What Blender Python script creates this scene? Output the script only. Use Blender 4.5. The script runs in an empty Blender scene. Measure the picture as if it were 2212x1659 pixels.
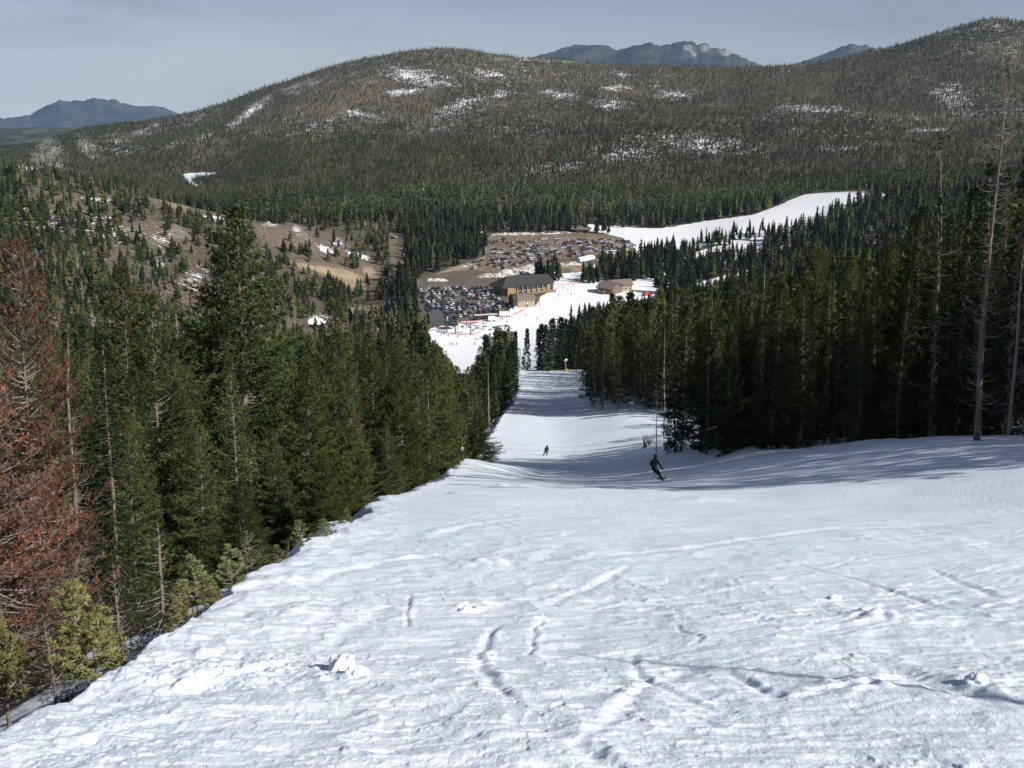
import bpy, bmesh, math, random
import numpy as np
from mathutils import Vector, Matrix, Euler

RNG = np.random.default_rng(11)
random.seed(11)
scene = bpy.context.scene
COL = scene.collection

# ------------------------------------------------------------------ camera model (photo measured in a 2212 x 1659 frame)
CU, CV, FP = 1106.0, 829.5, 2300.0
EYE = 1.65
PITCH = math.radians(16.13)
SP, CP = math.sin(PITCH), math.cos(PITCH)

def ray(u, v):
    a = (np.asarray(u, float) - CU) / FP
    b = (np.asarray(v, float) - CV) / FP
    a, b = np.broadcast_arrays(a, b)
    return np.stack([a, CP - b * SP, -SP - b * CP], -1)

def project(x, y, z):
    x = np.asarray(x, float); y = np.asarray(y, float); z = np.asarray(z, float) - EYE
    dep = y * CP - z * SP
    dep = np.where(np.abs(dep) < 1e-3, 1e-3, dep)
    upc = y * SP + z * CP
    return CU + FP * x / dep, CV - FP * upc / dep, dep

def sstep(a, b, x):
    t = np.clip((x - a) / (b - a), 0, 1)
    return t * t * (3 - 2 * t)

# ------------------------------------------------------------------ noise
def _hash(ix, iy, seed):
    h = (ix.astype(np.int64) * 374761393 + iy.astype(np.int64) * 668265263 + seed * 974711) & 0xFFFFFFFF
    h = ((h ^ (h >> 13)) * 1274126177) & 0xFFFFFFFF
    h = ((h ^ (h >> 16)) * 2246822519) & 0xFFFFFFFF
    return ((h ^ (h >> 15)) & 0xFFFFFF) / float(0xFFFFFF)

def vnoise(x, y, seed=0):
    ix = np.floor(x); iy = np.floor(y)
    fx = x - ix; fy = y - iy
    ix = ix.astype(np.int64); iy = iy.astype(np.int64)
    sx = fx * fx * fx * (fx * (fx * 6 - 15) + 10); sy = fy * fy * fy * (fy * (fy * 6 - 15) + 10)
    a = _hash(ix, iy, seed); b = _hash(ix + 1, iy, seed)
    c = _hash(ix, iy + 1, seed); d = _hash(ix + 1, iy + 1, seed)
    return (a + (b - a) * sx + (c - a) * sy + (a - b - c + d) * sx * sy) * 2 - 1

def fbm(x, y, seed=0, oct=4, gain=0.5):
    s = 0; amp = 1; t = 0
    for o in range(oct):
        c, sn = math.cos(0.7 * o), math.sin(0.7 * o)
        s = s + amp * vnoise((x * c - y * sn) * 2 ** o, (x * sn + y * c) * 2 ** o, seed + o * 17)
        t += amp; amp *= gain
    return s / t

# ------------------------------------------------------------------ terrain
PY = np.array([-400, -200, 0, 30, 62, 69, 85, 100, 120, 147, 175, 207, 240, 270, 310, 350, 390, 430, 470, 520, 600, 900.])
PZ = np.array([145, 72.8, 0, -10.9, -22.6, -25.3, -31.3, -37, -43.5, -51.9, -58.6, -64.8, -72.2, -79, -87, -94.6, -105, -120, -133, -143, -149, -150.])
_py = np.arange(-400, 900.5, 1.0)
_pz = np.interp(_py, PY, PZ)
_k = np.exp(-0.5 * (np.arange(-15, 16) / 5.0) ** 2); _k /= _k.sum()
_pz = np.convolve(np.pad(_pz, 15, mode='reflect', reflect_type='odd'), _k, mode='valid')

LY = np.array([-60, 0, 6, 13, 32, 60, 100, 120, 170, 230, 270, 340, 360, 400, 450, 600.])
LX = np.array([-2.4, -2.6, -2.9, -3.3, -4.2, -4.6, -5, -5.5, -4.5, 0, 1.5, 2, 3.5, 0, -10, -20.])
RY = np.array([-60, 0, 30, 57, 90, 117, 121, 128, 176, 190, 204, 250, 300, 340, 400, 450, 600.])
RX = np.array([36, 33, 30, 27, 21, 16.2, 30, 46, 46, 30, 15, 18, 22, 30, 40, 46, 60.])
def xeL(y):
    y = np.asarray(y, float)
    return np.interp(y, LY, LX) + np.clip(y / 14, 0.5, 1.3) * (0.22 * vnoise(y / 2.1, y * 0, 301) + 0.12 * vnoise(y / 0.7, y * 0, 302))
def xeR(y): return np.interp(y, RY, RX)

def near_h(x, y):
    z = np.interp(y, _py, _pz)
    s = np.maximum(xeL(y) - x, 0)
    z = z - np.where(s > 0, 0.9 * (1 - np.exp(-s / 1.3)) + 9.0 * (1 - np.exp(-0.24 * s / 9.0)), 0) * np.where(y > 320, np.clip((420 - y) / 100, 0, 1), 1)
    # small rolled-up shoulder along the left edge and the crest beside the skier
    z = z + 1.9 * np.exp(-((y - 97) / 20.0) ** 2) * sstep(3.5, -4.5, x)
    g = sstep(-5, 55, y) * sstep(330, 210, y)
    z = z + 2.5 * g * sstep(6, 25, x)
    r = np.maximum(x - np.maximum(xeR(y), 13), 0)
    z = z + 34 * (1 - np.exp(-0.13 * r / 34.0)) * sstep(700, 300, y)
    return z

CTRL = []
def _az(u): return math.atan((u - CU) / FP / CP)
def cp(u, v, Y):
    d = ray(u, v); t = Y / d[1]
    x, z = d[0] * t, EYE + d[2] * t
    CTRL.append((math.atan2(x, Y), math.log(math.hypot(x, Y)), (z - EYE) / math.hypot(x, Y)))
def cz(u, Y, z):
    a = _az(u); rho = Y / math.cos(a)
    CTRL.append((a, math.log(rho), (z - EYE) / rho))
def cvz(u, v, z):
    d = ray(u, v); cp(u, v, d[1] * (z - EYE) / d[2])

# spur on the left
for p in [(-350, 790, 430), (0, 795, 430), (250, 805, 430), (450, 820, 440), (650, 800, 480),
          (-350, 600, 600), (0, 610, 600), (250, 625, 600), (450, 650, 620), (640, 700, 640),
          (-350, 480, 780), (0, 485, 790), (250, 515, 790), (450, 565, 790), (640, 625, 770), (760, 655, 755),
          (-350, 372, 1000), (0, 380, 1000), (150, 393, 1000), (330, 428, 1000), (450, 455, 980), (600, 492, 940), (700, 545, 900), (790, 600, 860)]:
    cp(*p)
for p in [(-350, 1180, -118), (0, 1200, -125), (250, 1200, -135), (450, 1160, -143), (650, 1080, -147), (-350, 1500, -145), (0, 1500, -148), (250, 1500, -150)]:
    cz(*p)
# flat base
for u, v in [(850, 655), (860, 610), (860, 560), (900, 690), (930, 640), (930, 600), (1000, 740), (1000, 700), (1000, 660), (1000, 600), (1106, 740), (1106, 690),
             (1106, 650), (1106, 600), (1180, 700), (1200, 640), (1300, 640), (1300, 600), (1400, 620)]:
    cvz(u, v, -150)
for u, v, z in [(950, 520, -149), (1050, 530, -149), (1150, 530, -149), (1250, 540, -149), (1350, 545, -148), (1060, 505, -148), (1150, 503, -147.5), (1250, 500, -147), (1350, 512, -146.5),
                (1420, 560, -148), (1400, 520, -146), (1500, 590, -148), (1500, 500, -142), (1600, 590, -144), (1640, 540, -142), (1600, 488, -134), (1700, 500, -132), (1700, 455, -125), (1780, 470, -124), (1800, 428, -116), (1890, 424, -110),
                (400, 392, -150), (440, 376, -150), (480, 385, -150), (860, 500, -149), (800, 450, -147), (650, 430, -148)]:
    cvz(u, v, z)
# right-hand forest flank
for p in [(1500, 450, -112), (1700, 450, -98), (1950, 450, -88), (2212, 450, -75), (2600, 450, -55), (1500, 620, -136), (1700, 620, -124), (1950, 620, -110), (2212, 620, -96), (2600, 620, -75),
          (1700, 800, -136), (1950, 800, -118), (2212, 800, -104), (2600, 800, -85), (2000, 1000, -112), (2212, 1000, -98), (2600, 1000, -80)]:
    cz(*p)
# far hillside
cols = {
    -350: [(330, 1900, None), (300, 2300, None), (290, 2700, None)],
    0: [(350, 2000, None), (340, 2300, None), (330, 2480, None)],
    200: [(352, 1950, None), (320, 2200, None), (302, 2420, None), (282, 2560, None)],
    370: [(360, 1780, None), (320, 2050, None), (298, 2300, None), (272, 2560, None)],
    480: [(360, 1750, None), (300, 2100, None), (262, 2400, None), (243, 2580, None)],
    600: [(420, 1330, None), (350, 1650, None), (290, 2050, None), (228, 2420, None), (188, 2640, None)],
    740: [(430, 1250, None), (350, 1600, None), (290, 1950, None), (210, 2350, None), (143, 2660, None)],
    860: [(430, 1250, None), (350, 1560, None), (290, 1900, None), (200, 2350, None), (118, 2700, None)],
    1000: [(420, 1280, None), (340, 1580, None), (270, 1950, None), (190, 2400, None), (116, 2760, None)],
    1130: [(420, 1270, None), (340, 1560, None), (270, 1950, None), (200, 2420, None), (137, 2800, None)],
    1300: [(420, 1270, None), (340, 1560, None), (262, 1950, None), (215, 2350, None), (142, 2850, None)],
    1500: [(420, 1300, None), (340, 1540, None), (262, 1900, None), (225, 2300, None), (145, 2850, None)],
    1700: [(395, 1350, None), (330, 1560, None), (255, 1900, None), (215, 2300, None), (140, 2850, None)],
    1900: [(380, 1340, None), (320, 1560, None), (255, 1850, None), (190, 2350, None), (108, 2850, None)],
    2140: [(370, 1300, None), (310, 1560, None), (250, 1850, None), (150, 2400, None), (44, 2850, None)],
    2250: [(360, 1300, None), (300, 1560, None), (240, 1850, None), (150, 2400, None), (58, 2850, None)],
    2600: [(360, 1300, None), (300, 1560, None), (250, 1850, None), (190, 2400, None), (130, 2850, None)],
}
for u, pts in cols.items():
    for v, Y, _ in pts: cp(u, v, Y)
    k_ = float(np.interp(u, [-350, 0, 200, 370, 480, 600, 740], [1, 1, .62, .52, .32, .15, 0])); cz(u, 3500, -90 - 260 * k_); cz(u, 4600, -250 - 260 * k_)
# ring shared with the near slope
for a in np.radians(np.arange(-32, 33, 4.0)):
    for rho in (300, 360, 420):
        x, y = rho * math.sin(a), rho * math.cos(a)
        CTRL.append((a, math.log(rho), (float(near_h(np.array(x), np.array(y))) - EYE) / rho))
C = np.array(CTRL)
KA, KL = 4.0, 2.2
def _tps(r2): return np.where(r2 > 0, 0.5 * r2 * np.log(np.maximum(r2, 1e-18)), 0)
_P = np.c_[C[:, 0] * KA, C[:, 1] * KL]
_n = len(_P)
_d2 = ((_P[:, None] - _P[None]) ** 2).sum(-1)
_M = np.zeros((_n + 3, _n + 3)); _M[:_n, :_n] = _tps(_d2) + np.eye(_n) * 0.002
_M[:_n, _n] = 1; _M[:_n, _n + 1:] = _P; _M[_n:, :_n] = _M[:_n, _n:].T
_w = np.linalg.solve(_M, np.r_[C[:, 2], 0, 0, 0])
GA = np.radians(np.linspace(-33, 33, 420)); GL = np.linspace(math.log(290), math.log(4700), 640)
_ga, _gl = np.meshgrid(GA, GL, indexing='ij')
_Q = np.zeros(_ga.shape)
for i in range(len(GA)):
    q = np.c_[_ga[i] * KA, _gl[i] * KL]
    d2 = ((q[:, None] - _P[None]) ** 2).sum(-1)
    _Q[i] = _tps(d2) @ _w[:_n] + _w[_n] + q @ _w[_n + 1:]
_rho = np.exp(_gl); _zz = EYE + _Q * _rho
_gx, _gy = _rho * np.sin(_ga), _rho * np.cos(_ga)
_hm = sstep(1150, 1900, _rho)
_sp = sstep(480, 620, _rho) * sstep(-0.10, -0.2, _ga) * sstep(1100, 1000, _rho)
_zz += _hm * ((16 * fbm(_gx / 420, _gy / 420, 3, 4) + 14 * (0.4 - np.abs(fbm(_gx / 520 + 0.3, _gy / 900, 15, 3)))) + 5 * np.abs(fbm(_gx / 130, _gy / 130, 5, 3))) * sstep(4300, 3600, _rho)
_zz += 30 * (0.3 - np.abs(fbm(_gx / 380 + 0.4 * fbm(_gx / 300, _gy / 300, 19, 2), _gy / 760, 18, 2))) * sstep(1300, 1700, _rho) * sstep(2600, 2200, _rho)
_zz += _sp * 2.2 * fbm(_gx / 70, _gy / 70, 9, 4)

def far_h(x, y):
    a = np.clip(np.arctan2(x, y), GA[0], GA[-1]); l = np.clip(np.log(np.maximum(np.hypot(x, y), 1)), GL[0], GL[-1])
    fi = (a - GA[0]) / (GA[1] - GA[0]); fj = (l - GL[0]) / (GL[1] - GL[0])
    i = np.clip(fi.astype(int), 0, len(GA) - 2); j = np.clip(fj.astype(int), 0, len(GL) - 2)
    fi = fi - i; fj = fj - j
    return (_zz[i, j] * (1 - fi) * (1 - fj) + _zz[i + 1, j] * fi * (1 - fj) + _zz[i, j + 1] * (1 - fi) * fj + _zz[i + 1, j + 1] * fi * fj)

def H(x, y):
    x = np.asarray(x, float); y = np.asarray(y, float)
    rho = np.hypot(x, y)
    w = sstep(330, 450, rho)
    out = near_h(x, y)
    return np.where(w > 0, out * (1 - w) + far_h(x, y) * w, out)

_T = np.exp(np.linspace(math.log(2.5), math.log(5000), 5000))
def pick(u, v, tmin=2.5):
    """ground point seen at a photo position"""
    d = ray(u, v); d = d / math.hypot(d[0], d[1])
    T = _T[_T >= tmin]
    x, y, z = d[0] * T, d[1] * T, EYE + d[2] * T
    g = z - H(x, y)
    k = np.nonzero(g < 0)[0]
    k = k[0] if len(k) else len(T) - 1
    if k > 0:
        f = g[k - 1] / (g[k - 1] - g[k] + 1e-12); t = T[k - 1] + (T[k] - T[k - 1]) * f
    else: t = T[0]
    px, py = d[0] * t, d[1] * t
    return float(px), float(py), float(H(np.array(px), np.array(py)))

# ------------------------------------------------------------------ mesh and material helpers
def new_mesh(name, verts, faces, mats=(), smooth=False, cols=None, attrs=None, fmat=None):
    """faces: (n,3) or (n,4) array, or a list of such arrays"""
    if not isinstance(faces, (list, tuple)): faces = [faces]
    faces = [np.asarray(f) for f in faces if len(f)]
    me = bpy.data.meshes.new(name)
    verts = np.ascontiguousarray(verts, dtype=np.float32)
    me.vertices.add(len(verts)); me.vertices.foreach_set('co', verts.ravel())
    loops = np.concatenate([f.ravel() for f in faces]).astype(np.int32)
    tot = np.concatenate([np.full(len(f), f.shape[1]) for f in faces])
    start = np.r_[0, np.cumsum(tot)[:-1]].astype(np.int32)
    me.loops.add(len(loops)); me.loops.foreach_set('vertex_index', loops)
    me.polygons.add(len(tot)); me.polygons.foreach_set('loop_start', start)
    if fmat is not None: me.polygons.foreach_set('material_index', np.asarray(fmat, dtype=np.int32))
    if smooth: me.polygons.foreach_set('use_smooth', np.ones(len(tot), dtype=bool))
    for m in mats: me.materials.append(m)
    if cols is not None:
        a = me.attributes.new('col', 'FLOAT_COLOR', 'POINT')
        c = np.ones((len(verts), 4), np.float32); c[:, :3] = cols
        a.data.foreach_set('color', c.ravel())
    for k, arr in (attrs or {}).items():
        a = me.attributes.new(k, 'FLOAT', 'POINT'); a.data.foreach_set('value', np.ascontiguousarray(arr, np.float32))
    me.update(calc_edges=True)
    return me

def link(name, me, parent=None, loc=None):
    o = bpy.data.objects.new(name, me); COL.objects.link(o)
    if parent is not None: o.parent = parent
    if loc is not None: o.location = loc
    return o
def tag(o, label=None, cat=None, group=None, kind=None):
    if label: o['label'] = label
    if cat: o['category'] = cat
    if group: o['group'] = group
    if kind: o['kind'] = kind
    return o
def empty(name, loc, rz=0.0):
    o = bpy.data.objects.new(name, None); COL.objects.link(o)
    o.location = loc; o.rotation_euler = (0, 0, rz); o.empty_display_size = 0.2
    return o

def mat(name, rough=0.8, base=(0.5, 0.5, 0.5), spec=0.3):
    m = bpy.data.materials.new(name); m.use_nodes = True
    nt = m.node_tree; b = nt.nodes['Principled BSDF']
    b.inputs['Base Color'].default_value = (*base, 1); b.inputs['Roughness'].default_value = rough
    b.inputs['Specular IOR Level'].default_value = spec
    return m, nt, b
def N(nt, t, **kw):
    n = nt.nodes.new(t)
    for k, v in kw.items():
        if k in n.inputs: n.inputs[k].default_value = v
        else: setattr(n, k, v)
    return n
def math_node(nt, op, a, b=None, clamp=False):
    n = nt.nodes.new('ShaderNodeMath'); n.operation = op; n.use_clamp = clamp
    for i, s in enumerate((a, b)):
        if s is None: continue
        if isinstance(s, (int, float)): n.inputs[i].default_value = s
        else: nt.links.new(s, n.inputs[i])
    return n.outputs[0]
def mixc(nt, fac, a, b, op='MIX'):
    n = nt.nodes.new('ShaderNodeMix'); n.data_type = 'RGBA'; n.blend_type = op
    for s, i in ((fac, n.inputs[0]), (a, n.inputs[6]), (b, n.inputs[7])):
        if isinstance(s, (int, float)): i.default_value = s
        elif isinstance(s, tuple): i.default_value = (*s, 1)
        else: nt.links.new(s, i)
    return n.outputs[2]
def noise_node(nt, scale, detail=4, rough=0.55, coord=None, vec_scale=None):
    n = N(nt, 'ShaderNodeTexNoise', Scale=scale, Detail=detail, Roughness=rough)
    if coord is None:
        coord = nt.nodes.new('ShaderNodeNewGeometry').outputs['Position']
    if vec_scale is not None:
        mp = N(nt, 'ShaderNodeMapping'); mp.inputs['Scale'].default_value = vec_scale
        nt.links.new(coord, mp.inputs['Vector']); coord = mp.outputs[0]
    nt.links.new(coord, n.inputs['Vector'])
    return n.outputs['Fac']
def ramp(nt, fac, lo, hi):
    n = N(nt, 'ShaderNodeMapRange'); n.interpolation_type = 'SMOOTHSTEP'
    n.inputs['From Min'].default_value = lo; n.inputs['From Max'].default_value = hi
    nt.links.new(fac, n.inputs['Value'])
    return n.outputs[0]
def attr_node(nt, name, out='Fac'):
    n = nt.nodes.new('ShaderNodeAttribute'); n.attribute_name = name
    return n.outputs[out]
def simple(name, base, rough=0.7, var=0.12, scale=2.0, spec=0.3, coord='obj'):
    m, nt, b = mat(name, rough, base, spec)
    tc = nt.nodes.new('ShaderNodeTexCoord')
    f = noise_node(nt, scale, 4, 0.6, tc.outputs['Object'])
    lo = tuple(max(c * (1 - var), 0) for c in base); hi = tuple(min(c * (1 + var), 1) for c in base)
    nt.links.new(mixc(nt, f, lo, hi), b.inputs['Base Color'])
    return m

# ------------------------------------------------------------------ ground materials
def snow_shade(nt):
    """base colour and bump of weathered spring snow"""
    big = noise_node(nt, 0.35, 5, 0.6); fine = noise_node(nt, 5.0, 6, 0.65)
    c = mixc(nt, ramp(nt, big, 0.3, 0.7), (0.775, 0.86, 0.925), (0.85, 0.90, 0.95))
    return mixc(nt, ramp(nt, fine, 0.35, 0.75), mixc(nt, 1.0, c, (0.94, 0.95, 0.97), 'MULTIPLY'), c)

M_SLOPE, nt, b = mat('piste_snow_and_forest_floor', 0.65, spec=0.25)
sn = attr_node(nt, 'snow')
pn = noise_node(nt, 0.8, 6, 0.65)
mask = ramp(nt, math_node(nt, 'ADD', sn, math_node(nt, 'MULTIPLY', math_node(nt, 'SUBTRACT', pn, 0.5), 1.3)), 0.44, 0.56)
ln = noise_node(nt, 6.0, 5, 0.7)
litter = mixc(nt, ramp(nt, ln, 0.3, 0.7), (0.045, 0.034, 0.022), (0.13, 0.10, 0.065))
dirtn = noise_node(nt, 2.2, 6, 0.7)
snc = mixc(nt, math_node(nt, 'MULTIPLY', ramp(nt, dirtn, 0.60, 0.80), 0.25), snow_shade(nt), (0.62, 0.60, 0.56))
nt.links.new(mixc(nt, mask, litter, snc), b.inputs['Base Color'])
bm1 = N(nt, 'ShaderNodeBump', Strength=0.8, Distance=0.012)
f1 = noise_node(nt, 48, 4, 0.75); f2 = noise_node(nt, 9, 4, 0.6, None, (1.0, 0.35, 1.0))
nt.links.new(math_node(nt, 'ADD', f1, f2), bm1.inputs['Height']); nt.links.new(bm1.outputs[0], b.inputs['Normal'])
b.inputs['Subsurface Weight'].default_value = 0.0

M_HILL, nt, b = mat('hillside_ground', 0.9, spec=0.15)
sn = attr_node(nt, 'snow'); dr = attr_node(nt, 'dirt'); rk = attr_node(nt, 'rock'); tn = attr_node(nt, 'tan')
n1 = noise_node(nt, 0.045, 6, 0.65); n2 = noise_node(nt, 0.25, 5, 0.65); n3 = noise_node(nt, 0.012, 5, 0.6)
floor_c = mixc(nt, ramp(nt, n2, 0.3, 0.7), (0.070, 0.058, 0.038), (0.14, 0.115, 0.078))
tan_c = mixc(nt, ramp(nt, n1, 0.3, 0.7), (0.29, 0.225, 0.14), (0.42, 0.33, 0.21))
shrub_c = mixc(nt, ramp(nt, n2, 0.35, 0.65), (0.125, 0.100, 0.075), (0.20, 0.155, 0.112))
dirt_c = mixc(nt, ramp(nt, n2, 0.3, 0.7), (0.24, 0.185, 0.13), (0.36, 0.28, 0.20))
rock_c = mixc(nt, ramp(nt, n2, 0.3, 0.7), (0.12, 0.108, 0.095), (0.30, 0.275, 0.24))
c = mixc(nt, ramp(nt, tn, 0.2, 0.5), floor_c, shrub_c)
c = mixc(nt, ramp(nt, tn, 0.6, 0.9), c, tan_c)
c = mixc(nt, ramp(nt, dr, 0.35, 0.65), c, dirt_c)
c = mixc(nt, ramp(nt, math_node(nt, 'ADD', rk, math_node(nt, 'MULTIPLY', math_node(nt, 'SUBTRACT', n1, 0.5), 1.2)), 0.42, 0.58), c, rock_c)
sm = ramp(nt, math_node(nt, 'ADD', sn, math_node(nt, 'MULTIPLY', math_node(nt, 'SUBTRACT', mixc(nt, 0.6, n1, n2), 0.5), 3.2)), 0.52, 0.58)
nt.links.new(mixc(nt, sm, c, (0.83, 0.84, 0.86)), b.inputs['Base Color'])
# ------------------------------------------------------------------ photo-space region helpers used to decide ground cover
def poly_mask(poly, u, v):
    p = np.asarray(poly, float); inside = np.zeros(np.shape(u), bool)
    j = len(p) - 1
    for i in range(len(p)):
        xi, yi, xj, yj = p[i, 0], p[i, 1], p[j, 0], p[j, 1]
        c = ((yi > v) != (yj > v)) & (u < (xj - xi) * (v - yi) / (yj - yi + 1e-12) + xi)
        inside ^= c; j = i
    return inside
def blobs(lst, u, v):
    s = np.zeros(np.shape(u))
    for (bu, bv, ru, rv, k, rot) in lst:
        c, sn = math.cos(math.radians(rot)), math.sin(math.radians(rot))
        du, dv = u - bu, v - bv
        a = (du * c + dv * sn) / ru; bb = (-du * sn + dv * c) / rv
        s = np.maximum(s, k * np.exp(-(a * a + bb * bb)))
    return s

def to_world(poly): return np.array([pick(u, v, 300)[:2] for u, v in poly])
NOTREE = to_world([(898, 606), (940, 592), (1046, 557), (1052, 506), (1240, 500), (1375, 512), (1385, 560), (1300, 578), (1290, 602), (1215, 602), (1190, 650), (1130, 672), (1000, 700), (925, 716), (898, 684)])
BASE_SNOW = to_world([(925, 712), (1000, 697), (1060, 690), (1115, 668), (1128, 664), (1158, 662), (1172, 640), (1196, 628), (1200, 606), (1215, 592), (1262, 588),
             (1290, 600), (1345, 600), (1390, 588), (1440, 592), (1445, 618), (1400, 642), (1290, 668), (1228, 715), (1196, 800), (930, 800)])
STRIP_A = to_world([(1468, 556), (1520, 541), (1560, 531), (1655, 514), (1664, 530), (1600, 556), (1540, 578), (1485, 584)])
STRIP_B = to_world([(1500, 614), (1560, 598), (1640, 578), (1652, 586), (1600, 602), (1530, 628)])
BIG_RUN = to_world([(1232, 492), (1262, 484), (1300, 487), (1360, 492), (1420, 495), (1500, 482), (1560, 474), (1630, 464), (1690, 442), (1740, 420), (1785, 416), (1905, 416), (1925, 421),
           (1890, 432), (1840, 440), (1760, 488), (1680, 512), (1600, 524), (1520, 530), (1440, 552), (1385, 556), (1372, 538), (1345, 512), (1290, 500)])
LAKE = to_world([(393, 377), (412, 374), (440, 373), (462, 373), (470, 376), (440, 380), (424, 384), (413, 391), (420, 397), (433, 402), (424, 403), (408, 396)])
LOWER_LOT = to_world([(902, 604), (935, 594), (985, 585), (1030, 583), (1056, 590), (1072, 600), (1082, 622), (1092, 640), (1100, 655), (1128, 662), (1108, 672), (1060, 686), (1000, 693), (930, 696), (905, 676), (898, 640)])
UPPER_LOT = to_world([(950, 596), (995, 586), (1050, 570), (1052, 540), (1048, 512), (1085, 504), (1150, 508), (1230, 504), (1300, 505), (1345, 514), (1372, 538), (1372, 556), (1330, 560), (1265, 562), (1225, 558), (1180, 560), (1140, 572), (1085, 590), (1060, 596), (1010, 600)])
ROAD = to_world([(838, 506), (856, 500), (874, 512), (872, 540), (868, 570), (880, 596), (905, 606), (902, 618), (880, 612), (858, 598), (846, 580), (842, 548)])
TRACK = to_world([(930, 596), (975, 578), (1020, 566), (1046, 554), (1052, 520), (1070, 508), (1078, 514), (1062, 532), (1056, 560), (1020, 576), (980, 588), (940, 604)])
CLEARING = to_world([(825, 458), (850, 450), (876, 454), (872, 464), (845, 468)])

def grid_mesh(az, rho, hfun):
    A, R = np.meshgrid(az, rho, indexing='ij')
    x, y = R * np.sin(A), R * np.cos(A)
    na, nr = A.shape
    idx = np.arange(na * nr).reshape(na, nr)
    q = np.stack([idx[:-1, :-1], idx[1:, :-1], idx[1:, 1:], idx[:-1, 1:]], -1).reshape(-1, 4)
    return x, y, A, R, q

# ---- near slope -----------------------------------------------------------------
az_in = np.radians(np.arange(-27.5, 27.51, 0.048))
st = np.cumsum(np.r_[0.06 * 1.09 ** np.arange(60)])
st = st[st < 125]
az = np.r_[np.radians(-27.5 - st[::-1]), az_in, np.radians(27.5 + st)]
vv = np.arange(1830, 985, -1.25)
dd = ray(CU, vv); tt = EYE / (-dd[:, 2] / dd[:, 1] - 0.364)
rr = tt[(tt > 0) & (tt < 95)]
rr = np.r_[1.2 * (rr[0] / 1.2) ** np.linspace(0, 1, 20)[:-1], rr]
g = [rr[-1]]
while g[-1] < 470: g.append(g[-1] + max(min(0.012 * g[-1], 1.6), g[-1] - rr[-2] if len(g) == 1 else 0))
rho = np.r_[rr, g[1:]]
X, Y, A, R, Q = grid_mesh(az, rho, None)
Z = H(X, Y)
cell = np.gradient(R, axis=1)
def keep(lam): return sstep(1.2, 3.0, lam / cell)
L = xeL(Y); Rr = xeR(Y)
run = sstep(L - 0.6, L + 0.4, X) * sstep(Rr + 2.5, Rr + 0.5, X)
edge = np.exp(-((X - L) / 0.9) ** 2)
D = np.zeros_like(Z)
D += 0.30 * fbm(X / 16, Y / 16, 21, 3) * sstep(3, 25, R)
D += 0.070 * fbm(X / 3.6, Y / 2.8, 22, 3) * keep(1.5)
D += 0.011 * fbm(X / 0.24, Y / 0.20, 26, 3) * keep(0.12) * (0.6 + 0.8 * sstep(-0.2, 0.5, fbm(X / 4, Y / 3, 27, 2)))
D += 0.037 * (0.28 - np.abs(fbm(X / 0.62 + 0.4 * fbm(X / 1.5, Y / 1.5, 29, 2), Y / 0.55, 28, 3))) * keep(0.35) * (0.5 + 0.8 * sstep(-0.3, 0.4, fbm(X / 5, Y / 4, 30, 2)))
D += 0.030 * fbm(X / 0.95, Y / 0.85, 23, 3) * keep(0.6)
# skidded furrows in two crossing directions
def furrow(th, lw, ll, seed): 
    c, s = math.cos(th), math.sin(th)
    p = X * c + Y * s; q = -X * s + Y * c
    return vnoise(p / ll + 0.35 * vnoise(X / 2.5, Y / 2.5, seed + 3), q / lw + 1.4 * vnoise(X / 3, Y / 3, seed + 5), seed)
fa = sstep(0.0, 0.5, fbm(X / 6, Y / 5, 31, 2) + 0.15)
D += 0.003 * furrow(0.25, 0.16, 2.2, 41) * keep(0.16) * (0.35 + fa)
D += 0.0035 * furrow(-0.55, 0.11, 1.4, 42) * keep(0.11) * (1.1 - fa)
D += 0.001 * furrow(0.05, 0.055, 1.0, 43) * keep(0.06)
# loose crumbs, denser in drifts and along the edge
cl = 0.38 + sstep(-0.15, 0.5, fbm(X / 2.4, Y / 1.7, 51, 3)) + 0.45 * edge + 0.25 * sstep(2.5, -2.5, X - L)
for lam, amp, th, sd in ((0.36, 0.018, 0.45, 61), (0.19, 0.020, 0.36, 62), (0.10, 0.020, 0.25, 63), (0.055, 0.016, 0.12, 64), (0.032, 0.011, 0.05, 65)):
    n = vnoise(X / lam + 0.5 * vnoise(X / lam, Y / lam, sd + 9), Y / lam, sd)
    D += 0.8 * amp * np.maximum(n - th, 0) ** 0.65 * keep(lam * 1.1) * np.clip(cl, 0, 1.6)
pit = vnoise(X / 0.15 + 0.6 * vnoise(X / 0.2, Y / 0.2, 74), Y / 0.075, 75)
D -= 0.020 * np.maximum(pit - 0.42, 0) ** 0.6 * keep(0.11) * sstep(-0.3, 0.4, fbm(X / 3.2, Y / 2.2, 76, 2))
D += 0.08 * edge * fbm(X / 0.5, Y / 0.5, 71, 3) + 0.05 * edge
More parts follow.
